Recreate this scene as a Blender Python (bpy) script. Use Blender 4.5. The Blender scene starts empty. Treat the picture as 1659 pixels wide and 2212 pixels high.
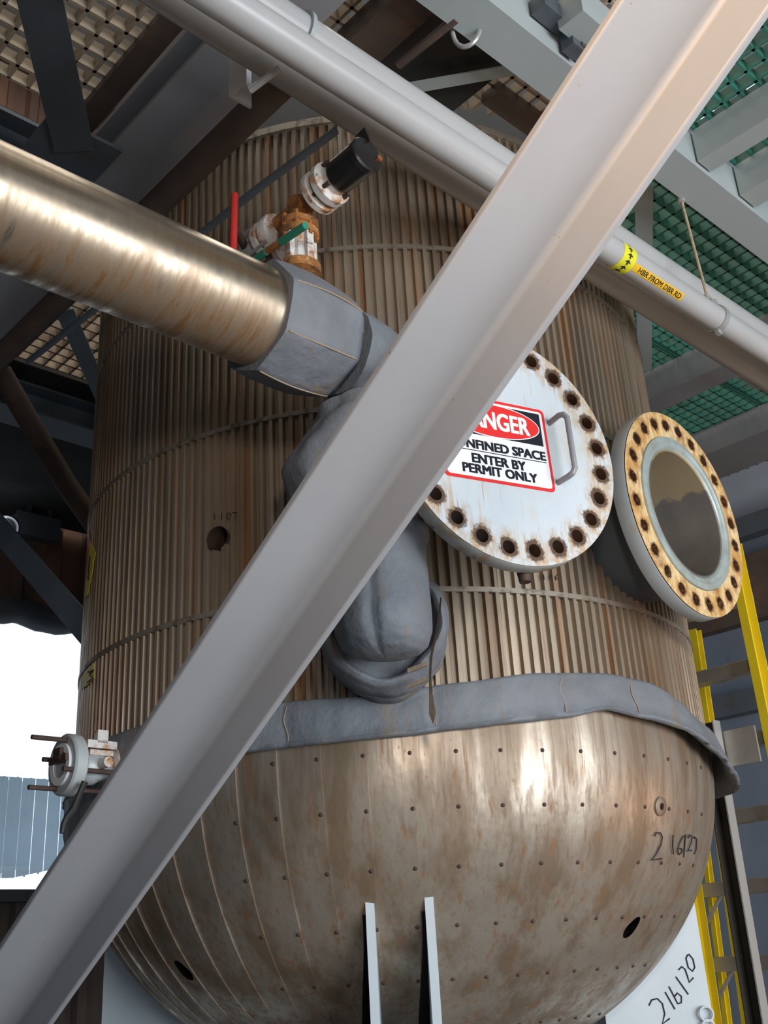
import bpy, bmesh, math, random
from mathutils import Vector, Matrix, noise
random.seed(7)
R_ = math.radians
sc = bpy.context.scene
COL = sc.collection

# ------------------------------------------------------------------ camera
F_PX, PITCH, ROLL, YAW = 2276.0, R_(23.01), -0.0602, 0.0072
CAM = Vector((0, -4.21, 1.6))
_f = Vector((math.sin(YAW)*math.cos(PITCH), math.cos(YAW)*math.cos(PITCH), math.sin(PITCH)))
_r = Vector((math.cos(YAW), -math.sin(YAW), 0)); _u = _r.cross(_f)
_r2 = math.cos(ROLL)*_r + math.sin(ROLL)*_u
_u2 = -math.sin(ROLL)*_r + math.cos(ROLL)*_u
cd = bpy.data.cameras.new('camera'); cam = bpy.data.objects.new('camera', cd); COL.objects.link(cam)
cd.sensor_fit = 'HORIZONTAL'; cd.sensor_width = 36.0; cd.lens = 36.0*F_PX/1659.0
cd.clip_start = 0.05; cd.clip_end = 200
cam.matrix_world = Matrix.Translation(CAM) @ Matrix((_r2, _u2, -_f)).transposed().to_4x4()
sc.camera = cam

# building axes: N = towards the open bay (right, towards the viewer), V = right and away
A0 = R_(46.5)
V = Vector((math.sin(A0), math.cos(A0), 0)); N = Vector((math.cos(A0), -math.sin(A0), 0)); Z = Vector((0, 0, 1))
def W(n, v, z): return N*n + V*v + Z*z

# ------------------------------------------------------------------ light and exposure
world = bpy.data.worlds.new('world'); sc.world = world; world.use_nodes = True
wb = world.node_tree.nodes['Background']
wb.inputs[0].default_value = (0.78, 0.89, 1.0, 1); wb.inputs[1].default_value = 1.3
def area(name, loc, target, sx, sy, power, color):
    ld = bpy.data.lights.new(name, 'AREA'); ld.shape = 'RECTANGLE'; ld.size = sx; ld.size_y = sy
    ld.energy = power; ld.color = color
    o = bpy.data.objects.new(name, ld); COL.objects.link(o); o.location = loc
    o.rotation_euler = (Vector(target)-Vector(loc)).to_track_quat('-Z', 'Y').to_euler()
    return o
def point(name, loc, power, color, rad=0.12):
    ld = bpy.data.lights.new(name, 'POINT'); ld.energy = power; ld.color = color; ld.shadow_soft_size = rad
    o = bpy.data.objects.new(name, ld); COL.objects.link(o); o.location = loc; return o
area('bay_daylight', W(8.2, -0.8, 1.75), W(0, -0.5, 1.5), 5.5, 3.0, 430, (0.92, 0.96, 1.0))
area('upper_level_daylight', W(0.5, -0.5, 8.4), W(0.5, -0.5, 0), 5, 5, 230, (1.0, 0.93, 0.82))
def spot(name, loc, target, power, color, ang, rad=.15):
    ld = bpy.data.lights.new(name, 'SPOT'); ld.energy = power; ld.color = color; ld.shadow_soft_size = rad; ld.spot_size = R_(ang); ld.spot_blend = 1.0
    o = bpy.data.objects.new(name, ld); COL.objects.link(o); o.location = loc
    o.rotation_euler = (Vector(target)-Vector(loc)).to_track_quat('-Z', 'Y').to_euler(); return o
spot('work_lamp', W(3.55, -2.95, 2.45), W(2.45, -1.8, 2.55), 105, (1.0, 0.86, 0.74), 72)
spot('added_warm_spot', W(2.95, -3.9, 2.75), W(2.8, -1.8, 2.95), 130, (1.0, 0.58, 0.24), 46)  # added unseen spot, aimed to warm only the brace's right face
point('sodium_lamp_low', W(3.1, 1.6, 1.5), 30, (1.0, 0.50, 0.16))
vs = sc.view_settings
vs.view_transform = 'Standard'; vs.look = 'None'; vs.gamma = 1.0; vs.use_curve_mapping = False
vs.exposure = 0.25

# ------------------------------------------------------------------ helpers
def ray(x, y):
    d = _f + _r2*((x-829.5)/F_PX) + _u2*((1106.0-y)/F_PX)
    return d
def at_plane(x, y, nrm, off):
    d = ray(x, y); return CAM + d*((off-CAM.dot(nrm))/d.dot(nrm))
def at_v(x, y, v): return at_plane(x, y, V, v)
def at_n(x, y, n): return at_plane(x, y, N, n)
def at_z(x, y, z): return at_plane(x, y, Z, z)
def at_cyl(x, y, R):
    d = ray(x, y); a = d.x**2+d.y**2; b = CAM.x*d.x+CAM.y*d.y; c = CAM.x**2+CAM.y**2-R*R
    D = max(b*b-a*c, 0); return CAM + d*((-b-math.sqrt(D))/a)
def pz(p): return math.degrees(math.atan2(p.x, -p.y)), p.z
def on(phi, z, R): a = R_(phi); return Vector((math.sin(a)*R, -math.cos(a)*R, z))
HZ, HB = 2.19, 1.0
def at_head(x, y, R=1.2):
    d = ray(x, y); s = Vector((1/R, 1/R, 1/(HB*R/1.2))); o = CAM-Vector((0, 0, HZ))
    o = Vector((o.x*s.x, o.y*s.y, o.z*s.z)); e = Vector((d.x*s.x, d.y*s.y, d.z*s.z))
    a = e.dot(e); b = o.dot(e); c = o.dot(o)-1; D = max(b*b-a*c, 0)
    return CAM + d*((-b-math.sqrt(D))/a)
def smooth(x): x = max(0., min(1., x)); return x*x*(3-2*x)
def lerp_tab(tab, x):
    if x <= tab[0][0]: return tab[0][1]
    for (a, b), (c, d) in zip(tab, tab[1:]):
        if x <= c: return b+(d-b)*smooth((x-a)/(c-a))*0.5+(d-b)*((x-a)/(c-a))*0.5
    return tab[-1][1]

class MB:
    def __init__(s): s.v = []; s.f = []
    def add(s, vs_, fs):
        k = len(s.v); s.v += [Vector(p) for p in vs_]; s.f += [tuple(i+k for i in f) for f in fs]; return s
    def box(s, c, ax, ay, az):
        c = Vector(c); ax, ay, az = Vector(ax), Vector(ay), Vector(az)
        vs_ = [c+ax*i+ay*j+az*k for i in (-1, 1) for j in (-1, 1) for k in (-1, 1)]
        return s.add(vs_, [(0, 1, 3, 2), (4, 6, 7, 5), (0, 4, 5, 1), (2, 3, 7, 6), (0, 2, 6, 4), (1, 5, 7, 3)])
    def prism(s, prof, p0, p1, xa, ya, scale1=1.0):
        n = len(prof); p0, p1, xa, ya = Vector(p0), Vector(p1), Vector(xa), Vector(ya)
        vs_ = [p0+xa*x+ya*y for x, y in prof]+[p1+xa*x*scale1+ya*y*scale1 for x, y in prof]
        fs = [(i, (i+1) % n, n+(i+1) % n, n+i) for i in range(n)]+[tuple(range(n-1, -1, -1)), tuple(range(n, 2*n))]
        return s.add(vs_, fs)
    def tube(s, pts, rad, seg=16, cap=True, flat=None):
        pts = [Vector(p) for p in pts]; m = len(pts)
        rad = list(rad) if isinstance(rad, (list, tuple)) else [rad]*m
        t0 = (pts[1]-pts[0]).normalized(); up = Z if abs(t0.z) < .9 else Vector((1, 0, 0))
        x = t0.cross(up).normalized(); vs_ = []; fs = []
        for i, p in enumerate(pts):
            t = ((pts[min(i+1, m-1)]-p).normalized()+(p-pts[max(i-1, 0)]).normalized()).normalized()
            x = (x-t*x.dot(t)).normalized(); y = t.cross(x)
            for k in range(seg):
                a = 2*math.pi*k/seg; vs_.append(p+x*math.cos(a)*rad[i]+y*math.sin(a)*rad[i])
        for i in range(m-1):
            for k in range(seg):
                a, b = i*seg+k, i*seg+(k+1) % seg; fs.append((a, b, b+seg, a+seg))
        if cap: fs += [tuple(range(seg-1, -1, -1)), tuple(range((m-1)*seg, m*seg))]
        return s.add(vs_, fs)
    def lathe(s, o, axis, prof, seg=48, closed=False, a0=0, xdir=None):
        o = Vector(o); axis = Vector(axis).normalized()
        x = Vector(xdir) if xdir else axis.cross(Z if abs(axis.z) < .9 else Vector((1, 0, 0))).normalized(); y = axis.cross(x)
        m = len(prof); vs_ = []; fs = []
        for r, h in prof:
            for k in range(seg):
                a = a0+2*math.pi*k/seg; vs_.append(o+axis*h+x*math.cos(a)*r+y*math.sin(a)*r)
        for i in range(m if closed else m-1):
            j = (i+1) % m
            for k in range(seg):
                k2 = (k+1) % seg; fs.append((i*seg+k, i*seg+k2, j*seg+k2, j*seg+k))
        if not closed:
            if prof[0][0] > 1e-6: fs.append(tuple(range(seg-1, -1, -1)))
            if prof[-1][0] > 1e-6: fs.append(tuple(range((m-1)*seg, m*seg)))
        return s.add(vs_, fs)

WORLD = {}
def build(name, mb, mat, parent=None, ang=35, mtx=None, origin='base', label=None, fix=True):
    """one mesh object; mtx: the vertices are local to that frame"""
    M = mtx.copy() if mtx else Matrix()
    vs_ = mb.v
    if mtx is None and origin == 'base' and vs_:
        lo = [min(p[i] for p in vs_) for i in range(3)]; hi = [max(p[i] for p in vs_) for i in range(3)]
        c = Vector(((lo[0]+hi[0])/2, (lo[1]+hi[1])/2, lo[2])); vs_ = [p-c for p in vs_]; M = Matrix.Translation(c)
    me = bpy.data.meshes.new(name); me.from_pydata(vs_, [], mb.f); me.update()
    if fix:
        bm = bmesh.new(); bm.from_mesh(me); bmesh.ops.remove_doubles(bm, verts=bm.verts, dist=1e-6)
        bmesh.ops.recalc_face_normals(bm, faces=bm.faces); bm.to_mesh(me); bm.free()
    me.shade_smooth(); me.set_sharp_from_angle(angle=R_(ang))
    me.materials.append(mat)
    o = bpy.data.objects.new(name, me); COL.objects.link(o); o.matrix_basis = M
    if parent:
        o.parent = parent; o.matrix_parent_inverse = WORLD[parent.name].inverted()
    WORLD[o.name] = M
    if label: o['label'] = label
    return o
def tag(o, label, cat, group=None, kind=None):
    o['label'] = label; o['category'] = cat
    if group: o['group'] = group
    if kind: o['kind'] = kind
    return o
def thing(name, loc, label, cat, group=None):
    o = bpy.data.objects.new(name, None); o.empty_display_size = .1; COL.objects.link(o)
    o.matrix_basis = Matrix.Translation(Vector(loc)); WORLD[o.name] = o.matrix_basis.copy()
    return tag(o, label, cat, group)
def struct(o): o['kind'] = 'structure'; return o
def frame(o, x, y, z): return Matrix.Translation(Vector(o)) @ Matrix((x, y, z)).transposed().to_4x4()
def arc(c, r, a0, a1, n): return [(c[0]+r*math.cos(R_(a0+(a1-a0)*i/n)), c[1]+r*math.sin(R_(a0+(a1-a0)*i/n))) for i in range(n+1)]
def L_prof(a, b, t, r, k=6):
    e = t*.35
    return [(0, 0), (a, 0)]+arc((a-e, t-e), e, 0, 90, 3)+arc((t+r, t+r), r, 270, 180, k)+arc((t-e, b-e), e, 0, 90, 3)+[(0, b)]
def I_prof(w, h, tf, tw): # x across flange, y up from bottom
    return [(-w/2, 0), (w/2, 0), (w/2, tf), (tw/2, tf), (tw/2, h-tf), (w/2, h-tf), (w/2, h), (-w/2, h), (-w/2, h-tf), (-tw/2, h-tf), (-tw/2, tf), (-w/2, tf)]
def C_prof(w, h, t): # web on x=0, flanges to +x
    return [(0, 0), (w, 0), (w, t), (t, t), (t, h-t), (w, h-t), (w, h), (0, h)]

# ------------------------------------------------------------------ materials
def mat(name, base, rough=.5, metal=0., var=None, layers=(), bump=None, spec=.5, rvar=0.):
    m = bpy.data.materials.new(name); m.use_nodes = True; nt = m.node_tree; b = nt.nodes['Principled BSDF']
    b.inputs['Roughness'].default_value = rough; b.inputs['Metallic'].default_value = metal
    b.inputs['Specular IOR Level'].default_value = spec
    tc = nt.nodes.new('ShaderNodeTexCoord')
    def noise_(scale, detail=5, rg=.6, seed=0.):
        mp = nt.nodes.new('ShaderNodeMapping'); mp.inputs['Scale'].default_value = scale; mp.inputs['Location'].default_value = (seed, seed*.7, seed*1.3)
        nt.links.new(tc.outputs['Object'], mp.inputs['Vector'])
        n = nt.nodes.new('ShaderNodeTexNoise'); n.inputs['Scale'].default_value = 1.0
        n.inputs['Detail'].default_value = detail; n.inputs['Roughness'].default_value = rg
        nt.links.new(mp.outputs[0], n.inputs['Vector']); return n.outputs['Fac']
    def rng(sock, lo, hi, a=0., c=1.):
        r = nt.nodes.new('ShaderNodeMapRange'); r.inputs[1].default_value = lo; r.inputs[2].default_value = hi
        r.inputs[3].default_value = a; r.inputs[4].default_value = c; nt.links.new(sock, r.inputs[0]); return r.outputs[0]
    def mix(fac, a, c):
        x = nt.nodes.new('ShaderNodeMix'); x.data_type = 'RGBA'
        for s_, val in ((0, fac), (6, a), (7, c)):
            if hasattr(val, 'is_linked') or isinstance(val, bpy.types.NodeSocket): nt.links.new(val, x.inputs[s_])
            elif s_ == 0: x.inputs[0].default_value = val
            else: x.inputs[s_].default_value = (*val, 1)
        return x.outputs[2]
    col = base
    if var:
        f = rng(noise_(var[0] if isinstance(var[0], tuple) else (var[0],)*3, 4), .3, .7)
        col = mix(f, tuple(c*(1-var[1]) for c in base), tuple(min(1, c*(1+var[1])) for c in base))
    inv = None
    for i, (c, scale, lo, hi, amt) in enumerate(layers):
        f = rng(noise_(scale if isinstance(scale, tuple) else (scale,)*3, 6, .62, 3.7*(i+1)), lo, hi, 0, amt)
        col = mix(f, col, c)
        if metal > 0:
            k = nt.nodes.new('ShaderNodeMath'); k.operation = 'MULTIPLY_ADD'; nt.links.new(f, k.inputs[0]); k.inputs[1].default_value = -.5; k.inputs[2].default_value = 1.0
            if inv is None: inv = k.outputs[0]
            else:
                q = nt.nodes.new('ShaderNodeMath'); q.operation = 'MULTIPLY'; nt.links.new(inv, q.inputs[0]); nt.links.new(k.outputs[0], q.inputs[1]); inv = q.outputs[0]
    if isinstance(col, tuple): b.inputs['Base Color'].default_value = (*col, 1)
    else: nt.links.new(col, b.inputs['Base Color'])
    if inv is not None:
        nt.links.new(rng(inv, 0, 1, 0, metal), b.inputs['Metallic'])
        nt.links.new(rng(inv, 0, 1, min(1, rough+.28), rough), b.inputs['Roughness'])
    elif rvar:
        nt.links.new(rng(noise_((9,)*3, 4, .6, 9.), .3, .7, rough-rvar, rough+rvar), b.inputs['Roughness'])
    if bump:
        bp = nt.nodes.new('ShaderNodeBump'); bp.inputs['Strength'].default_value = bump[1]; bp.inputs['Distance'].default_value = bump[2]
        nt.links.new(noise_(bump[0] if isinstance(bump[0], tuple) else (bump[0],)*3, 4, .55, 11.), bp.inputs['Height']); nt.links.new(bp.outputs[0], b.inputs['Normal'])
    m['_'] = 1
    return m, nt, b, tc, noise_, rng, mix, col
def M(*a, **k): return mat(*a, **k)[0]
RUST = (.22, .085, .022); BROWN = (.085, .045, .022); DARK = (.03, .022, .016)
m_paint = M('grey_steel_paint', (.29, .292, .305), .42, var=(3, .05), layers=[((.20, .15, .10), 45, .69, .73, .8)], bump=(60, .12, .002))
m_paint2 = M('pale_steel_paint', (.37, .41, .41), .45, var=(2, .06), layers=[((.33, .28, .2), (9, 9, 9), .66, .76, .5)], bump=(50, .1, .002))
m_white = M('white_pipe_paint', (.44, .44, .44), .30, var=(3, .05), layers=[((.42, .33, .22), (16, 16, 16), .70, .78, .5)], bump=(70, .06, .002))
m_darkpaint = M('dark_grey_paint', (.085, .10, .115), .55, var=(3, .15), layers=[(BROWN, 6, .58, .72, .6)])
m_bluepaint = M('blue_grey_paint', (.17, .23, .28), .5, var=(3, .1))
m_brown = M('rusty_brown_steel', (.085, .058, .045), .7, var=(4, .3), layers=[(RUST, 7, .55, .75, .5)], bump=(30, .2, .004))
m_black = M('black_rubber', (.018, .018, .018), .55)
m_hose = M('black_glossy_plastic', (.012, .012, .013), .3)
m_dark = M('hollow_shade', (.012, .011, .01), .95, spec=.1)  # near-black colour stands in for the shade inside holes and slots
m_jacket = M('stained_corrugated_metal', (.46, .385, .295), .33, .75, var=(2.2, .14),
    layers=[((.13, .088, .055), (8, 8, .45), .38, .64, .85), ((.24, .105, .028), (20, 20, .45), .54, .64, .85), ((.27, .155, .07), (5, 5, 1.0), .50, .70, .55), ((.05, .032, .02), (30, 30, .7), .60, .68, .7)], bump=(45, .06, .002))
m_head = M('stained_sheet_metal', (.52, .46, .385), .33, .75, var=(2.5, .14),
    layers=[((.15, .10, .058), (8, 8, .7), .36, .60, .85), ((.13, .08, .045), (55, 55, .9), .50, .66, .55), ((.22, .105, .035), (34, 34, 1.4), .57, .66, .75), ((.24, .12, .05), (50, 50, 30), .63, .69, .6), ((.19, .125, .07), (3, 3, 1), .48, .68, .6)], bump=(7, .22, .012))
m_strap = M('dull_steel_strap', (.30, .26, .21), .5, .6, layers=[(BROWN, 25, .5, .65, .8)])
m_stain = mat('brushed_stainless', (.56, .47, .365), .26, 1.0, var=((2., 2., 60), .07))
m_blanket = M('grey_silicone_cloth', (.165, .18, .20), .62, var=(5, .12), layers=[((.23, .15, .07), (34, 34, 1.4), .60, .70, .6), ((.24, .17, .09), (7, 7, 2.0), .60, .70, .6), ((.11, .12, .135), (5, 5, 5), .5, .7, .4)], bump=(12, .5, .02), spec=.35)
m_seam = M('tan_seam_thread', (.34, .25, .17), .8)
m_scrim = M('frayed_tan_lining', (.16, .125, .085), .9, var=(30, .3))
m_leg = M('pale_blue_leg_paint', (.49, .56, .60), .45, var=(5, .05), layers=[((.45, .36, .26), 12, .70, .78, .5)])
m_valve = M('flaking_white_paint', (.62, .61, .58), .5, layers=[((.40, .17, .035), 17, .48, .60, .9), (BROWN, 30, .60, .68, .9)], bump=(50, .3, .004))
m_rust = M('orange_rust', (.30, .12, .03), .85, var=(25, .4), layers=[(BROWN, 22, .5, .62, .8), ((.55, .40, .2), 28, .62, .7, .6)], bump=(60, .4, .004))
m_gvalve = M('grey_valve_casting', (.40, .43, .44), .4, .1, var=(10, .1), layers=[(BROWN, 25, .62, .7, .8)], bump=(40, .2, .003))
m_bolt = M('rusty_dark_bolt', (.075, .045, .035), .7, .3, var=(30, .3))
m_red = M('red_paint', (.48, .03, .025), .4)
m_green = M('green_grip', (.03, .22, .14), .5)
m_copper = M('copper', (.75, .30, .15), .35, .9)
m_tan = M('tan_moulded_grating', (.36, .29, .21), .7, var=(3, .25), layers=[((.16, .10, .05), 5, .5, .7, .7)])
m_greengrate = M('green_moulded_grating', (.035, .17, .125), .6, var=(3, .2), layers=[((.02, .07, .05), 6, .5, .7, .6)])
m_siding = M('brown_wall_siding', (.13, .062, .038), .7, var=(2, .2), layers=[((.07, .045, .035), (5, 5, .8), .45, .65, .8)])
m_lowsiding = M('grey_brown_siding', (.16, .135, .115), .7, var=(2, .2), layers=[((.09, .07, .06), (6, 6, .8), .45, .65, .8)])
m_bluewall = M('blue_grey_wall_sheet', (.155, .185, .235), .6, var=(2, .08), layers=[((.07, .07, .08), 9, .70, .76, .8)])
m_roof = M('roof_sheet', (.34, .33, .31), .8, var=(1, .1))
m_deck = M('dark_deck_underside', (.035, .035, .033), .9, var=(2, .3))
m_floor = M('grey_concrete', (.17, .165, .16), .75, var=(1.5, .15), layers=[((.14, .13, .12), 2.5, .5, .7, .5)])
m_yellow = M('yellow_fibreglass', (.74, .56, .015), .45, var=(4, .08))
m_alu = M('weathered_aluminium', (.40, .38, .35), .45, .6, var=(8, .12), layers=[((.12, .10, .08), 14, .58, .70, .7)])
m_alud = M('dark_aluminium', (.055, .048, .04), .5, .5, var=(8, .15), layers=[((.5, .5, .48), 30, .66, .72, .8)])
m_signred = M('sign_red', (.75, .03, .028), .35); m_signwhite = M('sign_white', (.86, .87, .89), .35); m_signblack = M('sign_black', (.012, .014, .02), .35)
m_ink = M('marker_ink', (.02, .02, .024), .6)
m_lab1 = M('orange_yellow_label', (.85, .50, .02), .4); m_lab2 = M('yellow_green_label', (.78, .75, .03), .4)
m_sticker = M('yellow_sticker', (.72, .56, .015), .45)
m_rope = M('braided_cord', (.42, .33, .20), .8, var=(60, .3)); m_zinc = M('zinc_fitting', (.5, .5, .49), .4, .5)
m_pale = M('pale_blue_tank', (.42, .56, .66), .5, var=(2, .1))
m_tarp = M('dark_blue_tarp', (.06, .075, .085), .6, bump=(8, .4, .02))
m_box = M('grey_box_enamel', (.075, .085, .09), .5, var=(6, .1))

def ring_holes(nt, tc, mix, rng, noise_, col, rb, count, phase, ring_r, c_ring, c_halo, b):
    """rust around the bolt holes and running down from them, in the plate's own plane"""
    sx = nt.nodes.new('ShaderNodeSeparateXYZ'); nt.links.new(tc.outputs['Object'], sx.inputs[0])
    def mth(op, a, c=None, d=None):
        k = nt.nodes.new('ShaderNodeMath'); k.operation = op
        for i, val in enumerate((a, c, d)):
            if val is None: continue
            if isinstance(val, (int, float)): k.inputs[i].default_value = val
            else: nt.links.new(val, k.inputs[i])
        return k.outputs[0]
    st = 2*math.pi/count
    ang = mth('ARCTAN2', sx.outputs[1], sx.outputs[0])
    q = mth('FRACT', mth('ADD', mth('DIVIDE', mth('SUBTRACT', ang, phase), st), 100.5))
    t = mth('MULTIPLY', mth('SUBTRACT', q, .5), st*rb)
    rr = mth('SUBTRACT', mth('SQRT', mth('ADD', mth('MULTIPLY', sx.outputs[0], sx.outputs[0]), mth('MULTIPLY', sx.outputs[1], sx.outputs[1]))), rb)
    d = mth('SQRT', mth('ADD', mth('MULTIPLY', t, t), mth('MULTIPLY', rr, rr)))
    n1 = noise_((70, 70, 70), 4, .7, 2.); d2 = mth('ADD', d, mth('MULTIPLY', mth('SUBTRACT', n1, .5), .035))
    n2 = noise_((60, 14, 14), 5, .7, 5.)
    halo = mth('MULTIPLY', rng(d2, .062, .026), rng(n2, .42, .60))
    col = mix(halo, col, c_halo)
    edge = mth('MULTIPLY', rng(rr, .012, .045), rng(noise_((40, 40, 40), 4, .7, 8.), .45, .62)); col = mix(edge, col, c_halo)
    col = mix(rng(d2, ring_r+.004, ring_r-.004), col, c_ring)
    nt.links.new(col, b.inputs['Base Color'])
m_cover, nt, b, tc, noise_, rng, mix, col = mat('cover_plate_paint', (.56, .62, .66), .42, var=(6, .04),
    layers=[((.50, .35, .13), (46, 2.4, 20), .58, .68, .55), ((.38, .19, .05), (100, 4, 30), .64, .70, .8), ((.56, .48, .34), (10, 5, 10), .50, .70, .5)], bump=(60, .08, .002))
ring_holes(nt, tc, mix, rng, noise_, col, .3125, 24, 1.179, .030, (.10, .055, .032), (.45, .26, .08), b)
m_flange, nt, b, tc, noise_, rng, mix, col = mat('rusted_flange_face', (.70, .55, .30), .6, var=(9, .1),
    layers=[((.52, .27, .06), (16, 10, 16), .46, .62, .8), ((.20, .075, .035), (14, 12, 14), .55, .68, .9), ((.72, .66, .50), (9, 9, 9), .60, .7, .7)], bump=(70, .3, .003))
ring_holes(nt, tc, mix, rng, noise_, col, .3146, 24, 2.216, .024, (.09, .04, .018), (.42, .20, .04), b)
m_flangerim = M('grey_flange_rim', (.40, .43, .44), .5, var=(6, .08), layers=[((.42, .28, .08), 10, .60, .72, .6)])
# stainless: rust blooms low on the pipe
_, nt, b, tc, noise_, rng, mix, col = m_stain; m_stain = _
sx = nt.nodes.new('ShaderNodeSeparateXYZ'); nt.links.new(tc.outputs['Object'], sx.inputs[0])
k = nt.nodes.new('ShaderNodeMath'); k.operation = 'MULTIPLY'
nt.links.new(rng(noise_((5, 5, 30), 6, .7, 4.), .30, .60), k.inputs[0]); nt.links.new(rng(sx.outputs[1], .0, -.12), k.inputs[1])
cc = mix(k.outputs[0], col, (.20, .105, .04)); nt.links.new(cc, b.inputs['Base Color'])
nt.links.new(rng(k.outputs[0], 0, 1, .27, .6), b.inputs['Roughness']); nt.links.new(rng(k.outputs[0], 0, 1, 1, .3), b.inputs['Metallic'])
# nozzle bore: tan crust in the upper part
m_bore, nt, b, tc, noise_, rng, mix, col = mat('bore_steel', (.20, .195, .19), .5, .4, var=(8, .15))
sx = nt.nodes.new('ShaderNodeSeparateXYZ'); nt.links.new(tc.outputs['Object'], sx.inputs[0])
k = nt.nodes.new('ShaderNodeMath'); k.operation = 'MULTIPLY_ADD'; nt.links.new(noise_((16, 16, 16), 4, .6, 1.), k.inputs[0]); k.inputs[1].default_value = .07; nt.links.new(sx.outputs[1], k.inputs[2])
k2 = nt.nodes.new('ShaderNodeMath'); k2.operation = 'MULTIPLY'; nt.links.new(rng(k.outputs[0], .165, .175), k2.inputs[0]); nt.links.new(rng(sx.outputs[2], -.33, -.25), k2.inputs[1])
nt.links.new(mix(k2.outputs[0], col, (.40, .34, .22)), b.inputs['Base Color'])

# text as flat lettering
def text_mesh(body, bold=0.):
    cu = bpy.data.curves.new('lettering', 'FONT'); cu.body = body; cu.size = 1; cu.offset = bold; cu.resolution_u = 3
    o = bpy.data.objects.new('lettering', cu); COL.objects.link(o)
    dg = bpy.context.evaluated_depsgraph_get(); dg.update()
    me = o.evaluated_get(dg).to_mesh()
    vs_ = [v.co.copy() for v in me.vertices]; fs = [tuple(p.vertices) for p in me.polygons]
    o.evaluated_get(dg).to_mesh_clear(); bpy.data.objects.remove(o); bpy.data.curves.remove(cu)
    x0 = min(v.x for v in vs_); x1 = max(v.x for v in vs_); y0 = min(v.y for v in vs_); y1 = max(v.y for v in vs_)
    return [((v.x-x0)/(x1-x0), (v.y-y0)/(y1-y0)) for v in vs_], fs
def lettering(mb, body, x0, x1, y0, y1, fn, bold=0.):
    p, fs = text_mesh(body); k = 0
    for dx in ((-1, -.5, 0, .5, 1) if bold else (0,)):
        for dy in ((-.6, .6) if bold else (0,)):
            mb.add([fn(x0+(x1-x0)*a+dx*bold, y0+(y1-y0)*c+dy*bold, k*.00004) for a, c in p], fs); k += 1
    return mb

# ================================================================== SETTING
WN, WV = -3.5, 3.6
def siding(mb, o, d, out, L, z0, z1, pitch, dep):
    n = int(L/pitch); prof = []
    for i in range(n):
        s = i*pitch; prof += [(s, 0), (s+pitch*.55, 0), (s+pitch*.65, dep), (s+pitch*.9, dep)]
    prof.append((n*pitch, 0)); vs_ = []; m = len(prof)
    for z in (z0, z1): vs_ += [o+d*s_+out*q+Z*z for s_, q in prof]
    return mb.add(vs_, [(i, i+1, m+i+1, m+i) for i in range(m-1)])
SILL = at_n(60, 1926, WN).z; HEAD = at_n(60, 1345, WN).z
wv0 = at_n(0, 1600, WN).dot(V)-.9; wv1 = 1.6
mb = MB(); siding(mb, W(WN, -6, 0), V, N, 9.6, 0, SILL-.06, .22, .04)
struct(build('wall_left_lower', mb, m_lowsiding))
mb = MB(); siding(mb, W(WN, -6, 0), V, N, 9.6, HEAD, 7.6, .26, .04); struct(build('wall_left_upper', mb, m_siding))
mb = MB(); siding(mb, W(WN, -6, 0), V, N, wv0+6, SILL-.06, HEAD, .26, .04); siding(mb, W(WN, wv1, 0), V, N, 2.0, SILL-.06, HEAD, .26, .04)
struct(build('wall_left_side', mb, m_siding))
fr = MB()
fr.box(W(WN+.02, (wv0+wv1)/2, SILL-.03), N*.09, V*((wv1-wv0)/2+.06), Z*.035); fr.box(W(WN, (wv0+wv1)/2, HEAD+.03), N*.06, V*((wv1-wv0)/2+.06), Z*.03)
for v in (wv0, wv1): fr.box(W(WN, v, (SILL+HEAD)/2), N*.06, V*.04, Z*((HEAD-SILL)/2))
w1 = struct(build('window_1', fr, m_darkpaint))
gm = bpy.data.materials.new('clear_sheet'); gm.use_nodes = True; g = gm.node_tree.nodes['Principled BSDF']
g.inputs['Base Color'].default_value = (.93, .97, 1, 1); g.inputs['Transmission Weight'].default_value = 1; g.inputs['Roughness'].default_value = .03; g.inputs['IOR'].default_value = 1.02
mb = MB(); siding(mb, W(WN-.02, wv0, 0), V, N, wv1-wv0, SILL, HEAD, .09, .012); build('pane', mb, gm, w1)
mb = MB(); siding(mb, W(WN, WV, 0), N, -V, 12.5, 0, 7.6, .6, .004); struct(build('wall_right', mb, m_bluewall))
mb = MB(); mb.box(W(2.75, -1.3, -.05), N*6.4, V*5.1, Z*.05); struct(build('floor', mb, m_floor))
mb = MB(); mb.box(W(2.75, -1.3, 8.6), N*6.4, V*5.1, Z*.04); struct(build('ceiling', mb, m_roof))
mb = MB(); siding(mb, W(-4, -6.2, 0), N, V, 13, 0, 8.6, .35, .03); struct(build('wall_near_left', mb, m_bluewall))
mb = MB(); siding(mb, W(9, -6.2, 0), V, -N, 10, 3.6, 8.6, .35, .03); siding(mb, W(9, -6.2, 0), V, -N, 1.6, 0, 3.6, .35, .03); siding(mb, W(9, 2.0, 0), V, -N, 1.6, 0, 3.6, .35, .03)
struct(build('wall_bay', mb, m_bluewall))
mb = MB(); siding(mb, W(WN, -6.2, 7.6), V, N, 9.8, 0, 1.0, .26, .04); struct(build('wall_left_top', mb, m_siding))
mb = MB(); siding(mb, W(WN, WV, 7.6), N, -V, 12.5, 0, 1.0, .35, .03); struct(build('wall_right_top', mb, m_bluewall))

def beam(name, prof, p0, p1, xa, ya, m, label, cat='beam', group=None):
    mb = MB(); mb.prism(prof, p0, p1, xa, ya); return tag(build(name, mb, m), label, cat, group)
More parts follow.
